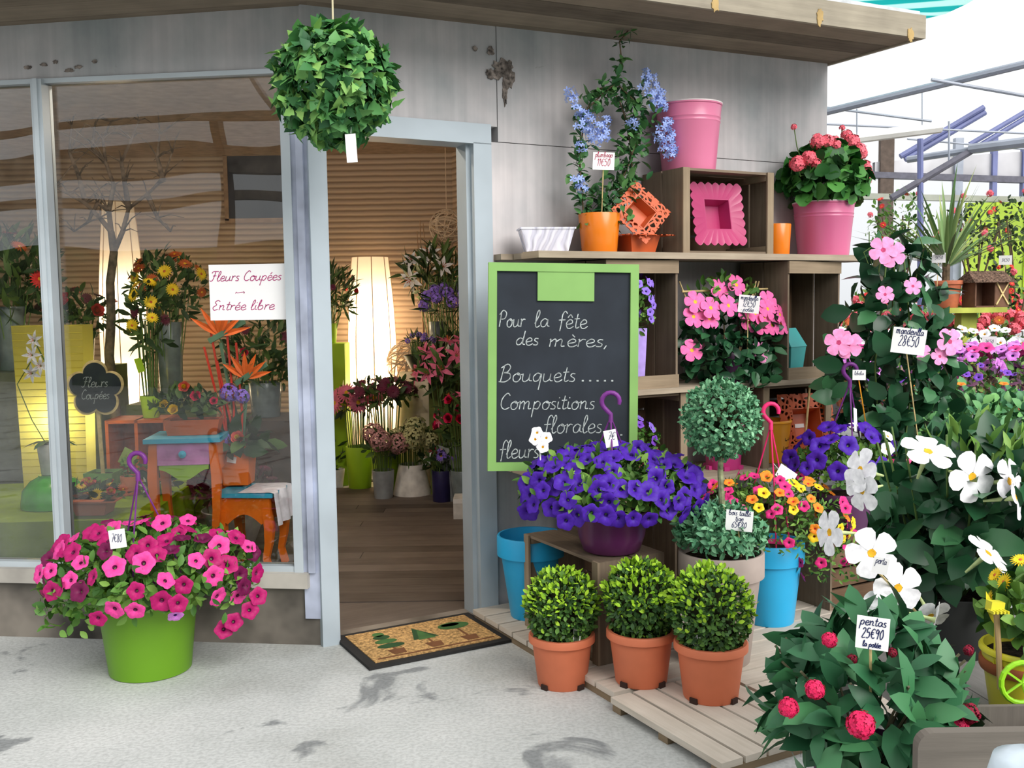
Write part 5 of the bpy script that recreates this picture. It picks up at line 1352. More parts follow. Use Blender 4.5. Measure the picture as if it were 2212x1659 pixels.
# ================================================================ BEHIND: GREENHOUSE BENCHES
BENCHM = plain('dark_bench_tray', (58, 60, 62), .6, .3, .1, 4); BENCHL = plain('bench_leg_metal', (130, 136, 140), .5)
def bench(label, x0, x1, y0, y1, z):
    o = thing('plant_bench', label, 'bench', ((x0 + x1) / 2, (y0 + y1) / 2, 0), 0, 'greenhouse benches')
    w, d = x1 - x0, y1 - y0
    MB().box((0, 0, z - .02), (w, d, .04)).build('tray', BENCHM, o)
    for y in (-d / 2 + .01, d / 2 - .01): MB().box((0, y, z + .02), (w, .02, .06)).build('tray_edge', BENCHM, o)
    for x in (-w / 2 + .08, w / 2 - .08):
        for y in (-d / 2 + .08, d / 2 - .08): MB().box((x, y, (z - .04) / 2), (.05, .05, z - .04)).build('leg', BENCHL, o)
    return o
bench('black tray bench of leafy and dark purple bedding plants behind the white mandevilla', 2.22, 5.2, 4.75, 6.0, .60)
bench('black tray bench of lilac petunias and white flowers', 2.15, 5.4, 6.15, 7.65, .68)
bench('black tray bench of red and orange geraniums', 2.2, 6.0, 7.95, 9.2, .82)
bench('black tray bench of red geraniums at the far glazed end', 2.6, 7.0, 10.1, 11.3, .98)
TPOT = plain('small_terracotta', (188, 108, 76), .7)
def bedding(leaf, fl_, nb, r, rad, h, nl, name, label, group, lw=(.05, .03), weights=None, top=.1, upright=False):
    o = thing(name, label, 'potted plant', (0, 0, 0), 0, group)
    pot(o, TPOT, .075, .055, .12, rim=.004, rimh=.02, seg=20)
    link('foliage', leaf_mesh('bedding_foliage', [blob_set(nl, (rad, rad, h), (0, 0, .12 + h * .75), lw[0], lw[1], OVAL, .35, -.7, .8, .4 if not upright else 1.2)], leaf), o)
    if nb: blossoms_on(o, fl_, nb, (rad, rad, h * 1.05), (0, 0, .14 + h * .75), r, top, Vector((0, -1, .6)), .7, weights)
    return o
def row(proto, Y, z, px0, px1, step, jig=.04):
    first = True; x = px0
    X0, X1 = at(px0, 800, Y).x, at(px1, 800, Y).x
    n = int((X1 - X0) / step) + 1
    for i in range(n):
        o = proto if first else copy_tree(proto); first = False
        o.location = (X0 + i * step + random.uniform(-jig, jig), Y + random.uniform(-jig, jig), z); o.rotation_euler = (0, 0, random.random() * .6 - .3)
GRN = leafcol('fresh_green_leaf', [(58, 110, 76), (84, 140, 90), (120, 176, 100)])
DUSK = leafcol('purple_basil_leaf', [(74, 40, 72), (104, 60, 92), (150, 120, 110), (120, 130, 84)])
row(bedding(GRN, [], 0, .02, .15, .14, 150, 'bedding_plant', 'fresh green leafy bedding plant on the bench behind the white mandevilla', 'leafy bedding plants on the first bench', (.06, .04)), 4.95, .60, 1985, 2330, .25)
row(bedding(GRN, [M_CAL['pink'], M_CAL['orange']], 3, .025, .14, .15, 130, 'bedding_plant', 'green bedding plant with a few pink flowers in the second line of the first bench', 'flowering bedding plants on the first bench', (.06, .035)), 5.3, .60, 1975, 2330, .26)
row(bedding(DUSK, [M_PET['dark'], M_PET['violet']], 9, .024, .15, .17, 230, 'bedding_plant', 'dusky purple bedding plant at the back of the first bench', 'dusky purple bedding plants', (.04, .018)), 5.75, .62, 1880, 2300, .24)
row(bedding(BACKL, [M_PET['lilac'], M_PET['pink']], 16, .042, .17, .17, 110, 'bedding_plant', 'lilac pink petunia plant along the front of the second bench', 'lilac petunias on the second bench', weights=[4, 1]), 6.4, .70, 1840, 2300, .27)
row(bedding(BACKL, [M_PET['lilac']], 12, .042, .16, .16, 110, 'bedding_plant', 'lilac petunia plant in the middle of the second bench', 'lilac petunias in the middle of the second bench'), 6.85, .72, 1840, 2300, .28)
row(bedding(BACKL, [M_PET['white']], 16, .042, .16, .17, 110, 'bedding_plant', 'white flowered bedding plant at the back of the second bench', 'white bedding plants on the second bench'), 7.35, .78, 1820, 2300, .28)
row(bedding(BACKL, [M_GER, M_RAY['orange']], 11, .055, .18, .18, 110, 'bedding_plant', 'red orange geranium on the third bench', 'geraniums along the front of the third bench', weights=[3, 1]), 8.2, .85, 1830, 2300, .31)
row(bedding(BACKL, [M_RAY['red'], M_GER, M_RAY['yellow']], 9, .05, .16, .19, 120, 'bedding_plant', 'mixed red and yellow flowering plant at the back of the third bench', 'mixed flowers at the back of the third bench', weights=[3, 3, 1]), 8.85, .90, 1830, 2300, .34)
row(bedding(BACKL, [M_RAY['red'], M_GER], 10, .06, .19, .26, 130, 'bedding_plant', 'tall red flowering plant on the far bench', 'tall red flowers on the far bench', (.07, .04)), 10.6, 1.0, 1880, 2300, .42)
# snapdragon between
sd = thing('potted_snapdragon', 'pale pink and coral snapdragon in front of the bench plants', 'potted plant', at(2112, 985, 4.85) * 1.0)
sd.location.z = .62
pot(sd, TPOT, .05, .04, .08, seg=16); MB().tube([(0, 0, .06), (0, 0, .24)], .003, 5).build('stem', STEM, sd)
for k in range(7): blossom(sd, M_PET['white'] if k > 3 else M_ROSE['coral'], (.015 * math.cos(k * 2.4), .015 * math.sin(k * 2.4), .12 + k * .022), (math.cos(k * 2.4), -1, .2), .022)
# price cards among the benches
for (x, y, Y, lb) in ((2137, 738, 7.1, 'small white price card above the white bedding plants'), (2028, 557, 7.55, 'small white price card in front of the yucca'), (2172, 562, 8.0, 'small white price card at the edge of the frame beyond the yucca')):
    p = at(x, y, Y); price_sign(lb, p, .095, .075, (p.x, p.y + .03, p.z - .30), [('3€50', .2, .35, .6)], group='price cards on sticks')
# stand with yucca and bird house
POSTG = plain('lime_painted_wood', (176, 184, 84), .7, .2, .1, 5)
sx0 = at(2092, 664, 7.8)
sdn = thing('plant_stand', 'tall lime painted stand carrying the yucca and the bird house', 'stand', (sx0.x, 7.8, 0))
zt = sx0.z
MB().box((0, 0, zt - .02), (.44, .34, .04)).build('top', POSTG, sdn); MB().box((-.02, 0, (zt - .04) / 2), (.12, .12, zt - .04)).build('post', POSTG, sdn); MB().box((-.02, 0, .02), (.36, .3, .04)).build('foot', POSTG, sdn)
yc = thing('potted_yucca', 'spiky yucca in a terracotta pot on the lime stand', 'potted plant', (sx0.x - .19, 7.78, zt))
pot(yc, TPOT, .12, .09, .21, rim=.006, rimh=.03)
n = 70; d = sph(n * 2); d = d[d[:, 2] > -.15][:n]; d[:, 2] = np.abs(d[:, 2]) * .9 + .35
link('foliage', leaf_mesh('yucca_foliage', [(np.tile([0, 0, .3], (len(d), 1)) + d * .03, d, np.cross(d, np.cross(d, [0, 0, 1.])) * -1 + .01, .55 + .25 * rng.random(len(d)), .032, LANCE, .15, .12, 0)], leafcol('yucca_leaf', [(70, 106, 66), (108, 140, 84), (160, 172, 106)])), yc)
MB().tube([(0, 0, .15), (0, 0, .34)], .03, 8).build('trunk', BARK, yc)
bh_ = thing('bird_house', 'small thatched bird house with timbered end on the lime stand', 'bird house', (sx0.x + .10, 7.74, zt), R(14))
BHW = plain('dark_bird_house_wood', (110, 80, 62), .8); 
mb = MB(); mb.box((0, .07, .10), (.30, .012, .20)); mb.box((-.145, 0, .10), (.012, .15, .20)); mb.box((.03, 0, .10), (.012, .15, .20)); mb.box((0, 0, .006), (.30, .15, .012)); mb.box((.09, -.07, .10), (.12, .012, .20)); mb.build('body', BHW, bh_)
mb = MB()
for a, b in (((.035, -.08, .02), (.145, -.08, .19)), ((.145, -.08, .02), (.09, -.08, .1)), ((.035, -.08, .19), (.09, -.08, .1))): mb.beam(a, b, .010, .010)
mb.build('timber', STICKM, bh_)
mb = MB(); mb.add([(-.19, -.12, .19), (.19, -.12, .19), (.19, .12, .19), (-.19, .12, .19), (-.16, 0, .28), (.16, 0, .28)], [(0, 1, 5, 4), (2, 3, 4, 5), (1, 2, 5), (3, 0, 4), (3, 2, 1, 0)]); mb.build('roof', plain('thatch', (104, 84, 72), .95, .1, .3, 60, .8), bh_)
# loose flowering shrubs before the far panel
for px, py, Y, lb in ((2110, 500, 10.2, 'open shrub with small red flowers before the lime panel'), (2215, 500, 9.6, 'dark open shrub with red flowers at the frame edge before the lime panel'), (1945, 490, 10.4, 'loose shrub with pink and red flowers beyond the geranium bucket'), (2165, 640, 9.4, 'slim dark standard shrub beyond the bird house')):
    p = at(px, py, Y); zb = 1.0 if Y > 10 else .88
    if Y < 10: zb = 0.0
    o = thing('potted_shrub', lb, 'potted plant', (p.x, Y, zb))
    pot(o, TPOT, .15, .11, .24, seg=20)
    hh = p.z - zb
    link('foliage', leaf_mesh('shrub_foliage', [blob_set(260, (.34 if px != 2165 else .16, .30 if px != 2165 else .15, .34), (0, 0, hh), .055, .03, OVAL, .1, -1)], DIML if px != 1945 else PETL), o)
    mb = MB()
    for k in range(7): a = k * .9; mb.tube([(.02 * math.cos(a), .02 * math.sin(a), .2), (.08 * math.cos(a), .08 * math.sin(a), hh * .6), (.25 * math.cos(a), .2 * math.sin(a), hh + .1)], .008, 5)
    mb.build('stem', BARK, o)
    blossoms_on(o, [M_RAY['red'], M_GER], 12, (.35, .31, .36) if px != 2165 else (.16, .16, .3), (0, 0, hh), .035, -.5, Vector((0, -1, .1)))
# ================================================================ INSIDE THE SHOP
LIMEP = plain('lime_lacquer', (150, 190, 40), .5, .3, .03, 3); ORW = plain('orange_painted_wood', (232, 112, 24), .4, .4, .04, 5); TURQ = plain('turquoise_paint', (60, 168, 200), .4, .4, .04, 5)
PINKDR = plain('lilac_drawer_paint', (206, 132, 190), .5); CLOTHG = plain('lime_tablecloth', (140, 168, 30), .85, .1, .06, 4); ZINC = plain('zinc', (150, 156, 160), .35, .6, .12, 6)
WHITEC = plain('white_ceramic', (220, 218, 214), .35, .4); CLEAR = plain('smoky_vase', (112, 124, 128), .2, .6); DRAPE = plain('cream_cloth', (214, 202, 184), .9, .1, .05, 5)
def shade_mat(name, c, em):
    m, t, b = base_mat(name, .8, .1); b.inputs['Base Color'].default_value = lin(c)
    tl = nnode(t, 'ShaderNodeBsdfTranslucent'); tl.inputs['Color'].default_value = lin(c)
    tr = nnode(t, 'ShaderNodeBsdfTransparent'); tr.inputs['Color'].default_value = lin(c)
    m1 = nnode(t, 'ShaderNodeMixShader'); m1.inputs[0].default_value = .7
    m2 = nnode(t, 'ShaderNodeMixShader'); m2.inputs[0].default_value = .22
    t.links.new(b.outputs[0], m1.inputs[1]); t.links.new(tl.outputs[0], m1.inputs[2]); t.links.new(m1.outputs[0], m2.inputs[1]); t.links.new(tr.outputs[0], m2.inputs[2])
    t.links.new(m2.outputs[0], t.nodes['Material Output'].inputs['Surface'])
    return m
LAMPW = shade_mat('paper_shade', (255, 244, 226), 1); LAMPY = shade_mat('yellow_paper_shade', (238, 230, 132), 1); RIBM = plain('lamp_rib', (210, 180, 150), .7)
def bulb(parent, z, e, col=(1, .83, .62), rad=.05, name='bulb'):
    l = bpy.data.lights.new(name, 'POINT'); l.energy = e; l.color = col; l.shadow_soft_size = rad
    o = bpy.data.objects.new(name, l); COL.objects.link(o); o.parent = parent; o.location = (0, 0, z); return o
def paper_lamp(label, loc, prof, e, zs):
    o = thing('floor_lamp', label, 'lamp', loc, 0)
    MB().lathe(prof, 24).build('lamp_shade', LAMPW, o, smooth=60)
    mb = MB()
    for k in range(8):
        a = k * math.pi / 4 + .2; mb.tube([(r * 1.004 * math.cos(a), r * 1.004 * math.sin(a), z) for r, z in prof], .004, 4)
    mb.build('rib', RIBM, o); o.children[-1]['kind'] = 'stuff' if 0 else ''
    del o.children[-1]['kind']
    MB().lathe([(.16, 0), (.16, .015), (.02, .02), (.02, .10), (0, .10)], 20).build('base', ZINC, o)
    for z in zs: bulb(o, z, e)
    return o
def lp(h, z0, w0, w1, w2): return [(w0 + (w1 - w0) * math.sin(t * math.pi / 2 / .45) if t < .45 else w1 + (w2 - w1) * ((t - .45) / .55) ** 1.8, z0 + (h - z0) * t) for t in np.linspace(0, 1, 12)]
pA = fl(800, 1050); pA = at(800, 900, 8.25)
paper_lamp('tall white paper lamp glowing in the doorway view', (pA.x + .015, 8.37, 0), lp(1.86, .09, .16, .205, .15), 17, (.78, 1.36))
pB = at(262, 600, 7.7)
paper_lamp('tall white paper lamp glowing behind the bare branch', (pB.x, 7.7, .25), lp(2.02, .09, .12, .175, .11), 15, (.6, 1.25))
MB().box((0, 0, 0), (0.01, .01, .01)) if False else None
st = thing('plinth', 'low dark plinth under the paper lamp behind the branch', 'plinth', (pB.x, 7.7, 0)); MB().box((0, 0, .125), (.42, .42, .25)).build('block', plain('dark_plinth', (70, 56, 48), .7), st)
# green covered table with the yellow lamp and pots
tz = .38
tb2 = thing('display_table', 'low display table under a lime green cloth in the shop window', 'table', (-2.75, 5.62, 0), R(4))
MB().box((0, 0, tz - .02), (1.55, 1.15, .03)).build('top', CRATE, tb2)
for x in (-.7, .7):
    for y in (-.5, .5): MB().box((x, y, (tz - .035) / 2), (.05, .05, tz - .035)).build('leg', CRATE2, tb2)
cl = thing('tablecloth', 'lime green cloth hanging over the display table edge', 'tablecloth', (-2.75, 5.62, tz - .005), R(4))
mb = MB(); mb.box((0, 0, .003), (1.58, 1.18, .004)); mb.build('top_sheet', CLOTHG, cl)
mb = MB(); nx = 40; hw, hd = .79, .59
per = [(-hw + 2 * hw * i / nx, -hd) for i in range(nx)] + [(hw, -hd + 2 * hd * i / nx) for i in range(nx)] + [(hw - 2 * hw * i / nx, hd) for i in range(nx)] + [(-hw, hd - 2 * hd * i / nx) for i in range(nx)]
n = len(per); vs = [(x, y, .005) for x, y in per] + [(x * (1.01 + .02 * math.sin(i * .9)), y * (1.01 + .03 * math.sin(i * .9)), -.09) for i, (x, y) in enumerate(per)] + [(x * (1.01 + .03 * math.sin(i * .9)), y * (1.01 + .05 * math.sin(i * .9)), -.20 - .06 * abs(math.sin(i * math.pi / 40))) for i, (x, y) in enumerate(per)]
mb.add(vs, [(k * n + i, k * n + (i + 1) % n, (k + 1) * n + (i + 1) % n, (k + 1) * n + i) for k in range(2) for i in range(n)]); mb.build('skirt', CLOTHG, cl, smooth=60)
yl = at(132, 1058, 6.0)
yo = thing('table_lamp', 'glowing yellow rectangular paper lamp on the lime cloth', 'lamp', (yl.x, 6.0, tz + .004), R(4))
mb = MB(); w0, w1, h = .185, .205, .99
mb.add([(-w0, -.08, .01), (w0, -.08, .01), (w0, .08, .01), (-w0, .08, .01), (-w1, -.09, h), (w1, -.09, h), (w1, .09, h), (-w1, .09, h)], [(0, 1, 5, 4), (1, 2, 6, 5), (2, 3, 7, 6), (3, 0, 4, 7)]); mb.build('lamp_shade', LAMPY, yo)
mb = MB()
for k in range(24): z = .02 + k * .042; w_ = w0 + (w1 - w0) * z / h; mb.box((0, -.0815 - .009 * z / h, z), (2 * w_, .003, .004))
mb.build('shade_wire', plain('shade_wire', (200, 186, 70), .7), yo)
MB().box((0, 0, .006), (.30, .14, .012)).build('base', WHITEC, yo)
bulb(yo, .42, 5, (1, .88, .6), .06)
# simple pieces with flowers, standing on tables, plinths or floor
def flower_head_plant(name, label, loc, potf, fol, blos, group=None, cat='flower arrangement'):
    o = thing(name, label, cat, loc, 0, group); potf(o)
    if fol: link('foliage', leaf_mesh('arrangement_foliage', fol[0], fol[1]), o)
    for b in blos: blossoms_on(o, *b[0], **b[1])
    return o
def vase(o, mat, rt, rb, h, name='vase'): pot(o, mat, rt, rb, h, soil=False, seg=24, name=name)
def stems(o, n, z0, z1, r0, r1, c=(0, 0), mat=None, w=.004, name='stem'):
    mb = MB()
    for i in range(n):
        a = i * 2.4; q = math.sqrt((i + .5) / n); mb.tube([(c[0] + r0 * q * math.cos(a), c[1] + r0 * q * math.sin(a), z0), (c[0] + r1 * q * math.cos(a), c[1] + r1 * q * math.sin(a), z1)], w, 4)
    return mb.build(name, mat or STEM, o)
def bouquet(name, label, loc, vm, rt, rb, h, blooms, nb, br, rad, zc, hz, leaf=DIML, nl=200, lw=(.08, .03), prof=OVAL, group=None, up=.5, zmin=-.2):
    o = thing(name, label, 'flower arrangement', loc, 0, group)
    vase(o, vm, rt, rb, h); stems(o, 18, h * .15, zc, rb * .7, rad * .7)
    link('foliage', leaf_mesh('bouquet_foliage', [blob_set(nl, (rad, rad * .9, hz), (0, 0, zc), lw[0], lw[1], prof, .3, -.9, .8, up)], leaf), o)
    if nb: blossoms_on(o, blooms, nb, (rad, rad * .9, hz), (0, 0, zc), br, zmin, Vector((0, -1, .3)), .7)
    return o
# bare branch
bt = at(238, 770, 6.5)
br_ = thing('branch', 'tall bare twisted branch standing in a dark pot in the shop window', 'branch', (bt.x, 6.5, .0))
pot(br_, plain('dark_floor_pot', (60, 62, 60), .6), .2, .15, .40)
mb = MB(); rb_ = random.Random(5)
def bp(x, y, d=0): p = at(x, y, 6.5 + d) - Vector((bt.x, 6.5, 0)); return p
trunk = [Vector((0, 0, .3)), Vector((.02, 0, .8)), bp(236, 770), bp(240, 690), bp(238, 610), bp(246, 545), bp(240, 500)]
mb.tube(trunk, [.034, .033, .031, .030, .028, .026, .022], 8)
BR = [[(246, 545), (265, 500), (278, 450), (318, 420), (352, 388), (372, 330)], [(240, 500), (235, 455), (246, 400), (228, 350), (222, 300), (240, 262)], [(240, 500), (215, 470), (185, 440), (150, 420), (118, 405)], [(278, 450), (270, 400), (262, 350), (285, 300), (300, 260)], [(352, 388), (340, 340), (345, 290)], [(235, 455), (210, 440), (190, 480), (160, 500)], [(228, 350), (200, 320), (205, 270)], [(185, 440), (170, 380), (150, 330), (155, 270)], [(318, 420), (340, 470), (368, 500)]]
for k, b in enumerate(BR):
    pts = [bp(x, y, rb_.uniform(-.15, .15) if i else 0) for i, (x, y) in enumerate(b)]; pts = smoothpl(pts, 3) if False else pts
    mb.tube(pts, [.02 - .015 * i / (len(pts) - 1) for i in range(len(pts))], 6)
    for i in range(1, len(pts)):
        for q in range(3):
            d = Vector((rb_.uniform(-1, 1), rb_.uniform(-1, 1), rb_.uniform(-.1, 1))) * rb_.uniform(.1, .26); d.z = min(d.z, 2.69 - pts[i].z); m_ = pts[i] + d * .5 + Vector((0, 0, .02)); mb.tube([pts[i], m_, pts[i] + d], [.006, .004, .002], 4)
mb.build('bough', plain('grey_brown_bark', (96, 84, 74), .9, .1, .2, 20), br_, smooth=60)
# dark framed panel on the back wall
a, b = at(482, 312, 8.55), at(640, 474, 8.55)
dp = thing('framed_board', 'dark framed board hung on the brown wall behind the shop window', 'board', ((a.x + b.x) / 2, 8.60, b.z))
hh = min(a.z, 2.76) - b.z
MB().box((0, 0, hh / 2), (b.x - a.x, .02, hh)).build('panel', plain('near_black_panel', (32, 36, 48), .5, .4), dp)
mb = MB(); w_ = (b.x - a.x) / 2
for x in (-w_, w_): mb.box((x, -.005, hh / 2), (.035, .03, hh))
for z in (0, hh): mb.box((0, -.005, z), (2 * w_ + .035, .03, .035))
mb.build('frame', plain('pale_brown_frame', (150, 124, 100), .6), dp)
# paper sign on the glass
so = P0 + DL * .305 + NL * -.020 + Vector((0, 0, 1.412))
sg = thing('window_sign', 'white paper sign with red handwriting stuck on the shop window', 'sign', so)
sg.rotation_euler = (0, 0, math.atan2(-DL.y, -DL.x))
MB().box((0, 0, .1175), (.34, .002, .237)).build('paper', PAPER, sg)
mb = MB(); write(mb, 'Fleurs Coupées', -.165, .166, .021, .0034, .25, y=-.0016, fit=.315); write(mb, 'Entrée libre', -.165, .042, .021, .0034, .25, y=-.0016, fit=.28); write(mb, '~', -.055, .108, .014, .0026, y=-.0016)
mb.build('lettering', plain('magenta_ink', (168, 44, 110), .7), sg)
# flower-shaped slate on a stick
fp = at(225, 1052, 5.80)
fo = thing('slate_sign', 'flower shaped slate sign on a pale stick in a green pot', 'sign', (fp.x, 5.80, tz + .004))
square_pot(fo, plain('sage_pot', (130, 172, 100), .6), .17, .15, .13); MB().box((0, 0, .10), (.15, .15, .02)).build('soil', SOIL, fo)
zc = at(208, 840, 5.80).z - tz - .004; xo = at(208, 840, 5.80).x - fp.x
MB().beam((0, -.0, .05), (xo, .0, zc), .022, .008, up=(0, 1, 0)).build('stick', STICKM, fo)
def flower_outline(R_, n=60): return [(R_ * (1 + .16 * math.cos(5 * t - math.pi / 2 * 5 + 0)) * math.cos(t), R_ * (1 + .16 * math.cos(5 * (t - math.pi / 2))) * math.sin(t)) for t in np.linspace(0, 2 * math.pi, n, endpoint=False)]
def plate(mb, pts, y0, y1, mi=0):
    n = len(pts); mb.add([(x, y0, z) for x, z in pts] + [(x, y1, z) for x, z in pts], [tuple(range(n)), tuple(reversed(range(n, 2 * n)))] + [((i + 1) % n, i, n + i, n + (i + 1) % n) for i in range(n)], mi)
def fo_pts(R_): return [(R_ * (.82 + .30 * abs(math.cos(2.5 * (t - math.pi / 2))) ** .8) * math.cos(t) + xo, zc + R_ * (.82 + .30 * abs(math.cos(2.5 * (t - math.pi / 2))) ** .8) * math.sin(t)) for t in np.linspace(0, 2 * math.pi, 80, endpoint=False)]
mb = MB(); plate(mb, fo_pts(.152), -.012, -.004); mb.build('border', STICKM, fo)
mb = MB(); plate(mb, fo_pts(.138), -.016, -.012); mb.build('slate', SLATE, fo)
mb = MB(); write(mb, 'Fleurs', xo - .075, zc + .012, .030, .004, .2, y=-.0175, fit=.15); write(mb, 'Coupées', xo - .084, zc - .058, .028, .004, .2, y=-.0175, fit=.165); mb.build('lettering', CHALK, fo)
# green dome with white orchid pot
gd = at(118, 1098, 5.45)
go = thing('dome_stand', 'glossy green domed stand on the lime cloth', 'stand', (gd.x, 5.45, tz + .004))
MB().lathe([(.17, 0), (.17, .02), (.16, .09), (.12, .14), (.075, .165), (.075, .175), (0, .175)], 32).build('body', plain('grass_green_gloss', (66, 176, 36), .25, .5), go, smooth=50)
oc = thing('potted_orchid', 'white orchid in a white pot on the green domed stand', 'potted plant', (gd.x, 5.45, tz + .182))
pot(oc, WHITEC, .075, .058, .17)
link('foliage', leaf_mesh('orchid_foliage', [(np.tile([0, 0, .17], (7, 1)), np.array([[math.cos(k * .9), math.sin(k * .9), .35] for k in range(7)]), np.tile([0, 0, 1.], (7, 1)), .13, .05, OVAL, .15, .5, 0)], DARKL), oc)
mb = MB(); s1 = [(0, 0, .15), (.02, 0, .4), (.0, -.02, .62), (-.05, -.03, .74)]; s2 = [(-.02, 0, .15), (-.10, 0, .3), (-.16, -.02, .5), (-.08, -.02, .62)]; mb.tube(s1, .004, 5); mb.tube(s2, .003, 5); mb.build('stem', STEM, oc)
for p in ((-.05, -.04, .74), (-.06, -.05, .66), (-.02, -.04, .60), (.05, -.04, .5), (.06, -.04, .44), (-.07, -.04, .56)): blossom(oc, M_LILY['white'], p, (random.gauss(0, .3), -1, .1), .05)
# dish of flowers
dd = at(205, 1112, 5.22)
o = thing('flower_dish', 'orange dish of coral and yellow flowers at the front of the lime cloth', 'flower arrangement', (dd.x, 5.22, tz + .004))
square_pot(o, TERRA, .20, .15, .09, .16, .12, lip=.06); MB().box((0, 0, .07), (.18, .14, .03)).build('soil', SOIL, o)
link('foliage', leaf_mesh('dish_foliage', [blob_set(90, (.15, .1, .05), (0, 0, .10), .05, .03, OVAL, .4, -.2)], DIML), o)
blossoms_on(o, [M_ROSE['coral'], M_RAY['yellow'], M_RAY['orange']], 11, (.14, .09, .05), (0, 0, .11), .035, 0, Vector((0, -1, .8)), .7)
bouquet('bouquet', 'white vase of greenery under the orange console', at(325, 1110, 6.0) * 1 - Vector((0, 0, at(325, 1110, 6.0).z)), WHITEC, .07, .11, .26, [M_LILY['white']], 4, .05, .08, .32, .08, nl=60) if False else None
# orange console with blue top
cs = Vector((at(408, 940, 5.45).x, 5.45, 0))
co = thing('side_table', 'orange side table with turquoise top and lilac scalloped drawer', 'side table', cs, R(6))
hC = .77; wC, dC = .36, .32
MB().box((0, 0, hC - .012), (wC + .04, dC + .05, .024)).build('tabletop', TURQ, co)
mb = MB()
for x in (-1, 1): mb.box((x * (wC / 2 - .01), 0, hC - .105), (.02, dC - .04, .16))
mb.box((0, dC / 2 - .01, hC - .105), (wC - .04, .02, .16)); mb.build('body', ORW, co)
def cab_leg(x, y, h, top, sx_):
    mb = MB(); prof = [(0, .045, .0), (.25, .05, .012), (.5, .04, .006), (.75, .032, -.012), (1, .036, .01)]; ring = []
    for t, w, off in prof:
        z = top - h * t; w *= .5
        ring.append([(x + sx_ * off + dx * w, y + dy * w, z) for dx, dy in ((-1, -1), (1, -1), (1, 1), (-1, 1))])
    vs = sum(ring, []); fs = [(3, 2, 1, 0)[::-1]]
    for i in range(len(ring) - 1):
        for k in range(4): fs.append((i * 4 + k, i * 4 + (k + 1) % 4, i * 4 + 4 + (k + 1) % 4, i * 4 + 4 + k))
    m = len(ring) * 4; fs.append((m - 1, m - 2, m - 3, m - 4)); return mb.add(vs, fs)
for x in (-1, 1):
    for y in (-1, 1): cab_leg(x * (wC / 2 - .025), y * (dC / 2 - .025), hC - .024, hC - .024, x).build('leg', ORW, co)
dr = MB().box((0, -dC / 2 + .008, hC - .085), (wC - .09, .02, .12)).build('drawer', PINKDR, co)
mb = MB(); pts = [(-.13, .02), (.13, .02)] + [(.13 - .26 * i / 24, -.035 - .03 * math.sin(i / 24 * math.pi * 2 - math.pi / 2) * 1) for i in range(25)]
plate(mb, [(x, z + hC - .165) for x, z in pts], -dC / 2 + .004, -dC / 2 + .016); mb.build('apron', LIMEP, co)
kn = MB().lathe([(.012, 0), (.02, .01), (.02, .02), (.0, .026)], 12, M=Euler((R(90), 0, 0)).to_matrix(), c=(0, -dC / 2 - .002, hC - .085)).build('knob', TURQ, dr)
# planter trough with roses on the console
pl_ = Vector((cs.x + .03, 5.45, hC + .002))
o = thing('planter_trough', 'red orange trough of coral roses on the orange side table', 'flower arrangement', pl_, R(6))
square_pot(o, ORAMET, .30, .26, .085, .14, .11, 'trough'); MB().box((0, 0, .06), (.27, .11, .03)).build('soil', SOIL, o)
link('foliage', leaf_mesh('trough_foliage', [blob_set(150, (.18, .09, .09), (-.03, 0, .15), .06, .03, OVAL, .3, -.4)], DIML), o)
for p, m_, r in (((-.03, -.05, .26), 'coral', .038), ((.03, -.06, .21), 'crimson', .036), ((-.09, -.06, .14), 'yellow', .035), ((-.14, -.05, .17), 'yellow', .03), ((.12, -.04, .18), 'crimson', .028)): blossom(o, M_ROSE[m_], p, (p[0], -1, .5), r)
# strelitzia arrangement in an orange pot on the low stool
sS = Vector((at(552, 1215, 5.5).x, 5.5, 0)); hS = .455
so_ = thing('stool', 'low orange stool with turquoise edge and curved legs', 'stool', sS, R(-6))
wS = .29
MB().box((0, 0, hS - .012), (wS + .04, wS + .03, .024)).build('seat', TURQ, so_)
mb = MB()
for y in (-1, 1):
    pts = [(-wS / 2, 0), (wS / 2, 0), (wS / 2, -.12)] + [(wS / 2 - .05 - (wS - .10) * i / 12, -.15 + .055 * math.sin(i / 12 * math.pi)) for i in range(13)] + [(-wS / 2, -.12)]
    plate(mb, [(x, z + hS - .024) for x, z in pts], y * (wS / 2 - .01) - .009, y * (wS / 2 - .01) + .009)
for x in (-1, 1): mb.box((x * (wS / 2 - .01), 0, hS - .09), (.018, wS - .05, .12))
mb.build('body', ORW, so_)
for x in (-1, 1):
    for y in (-1, 1): cab_leg(x * (wS / 2 - .022), y * (wS / 2 - .022), hS - .10, hS - .10, x).build('leg', ORW, so_)
dc = thing('cloth', 'white paper cloth draped over one corner of the orange stool', 'cloth', sS + Vector((.08, -.01, hS + .003)), R(-6))
mb = MB(); g = []; nn = 14
for i in range(nn):
    for j in range(nn):
        x, y = -.11 + .26 * i / (nn - 1), -.15 + .28 * j / (nn - 1); ex = max(0, x - .088); z = .003 + .004 * math.sin(9 * x + 5 * y) - ex * 3.0 * (1 if ex > 0 else 0); xx = x if ex == 0 else .092 + ex * .35 + .012 * math.sin(j)
        g.append((xx, y, z))
mb.add(g, [(i * nn + j, (i + 1) * nn + j, (i + 1) * nn + j + 1, i * nn + j + 1) for i in range(nn - 1) for j in range(nn - 1)]); mb.build('sheet', plain('white_paper_cloth', (222, 218, 226), .8), dc, smooth=70)
sp_ = Vector((at(530, 1045, 5.62).x - .03, 5.60, hS + .012))
so2 = thing('strelitzia_arrangement', 'orange pot of bird of paradise flowers and red twigs on the stool', 'flower arrangement', sp_)
square_pot(so2, ORW, .17, .14, .20, name='pot'); MB().box((0, 0, .17), (.15, .15, .03)).build('soil', SOIL, so2)
mb = MB()
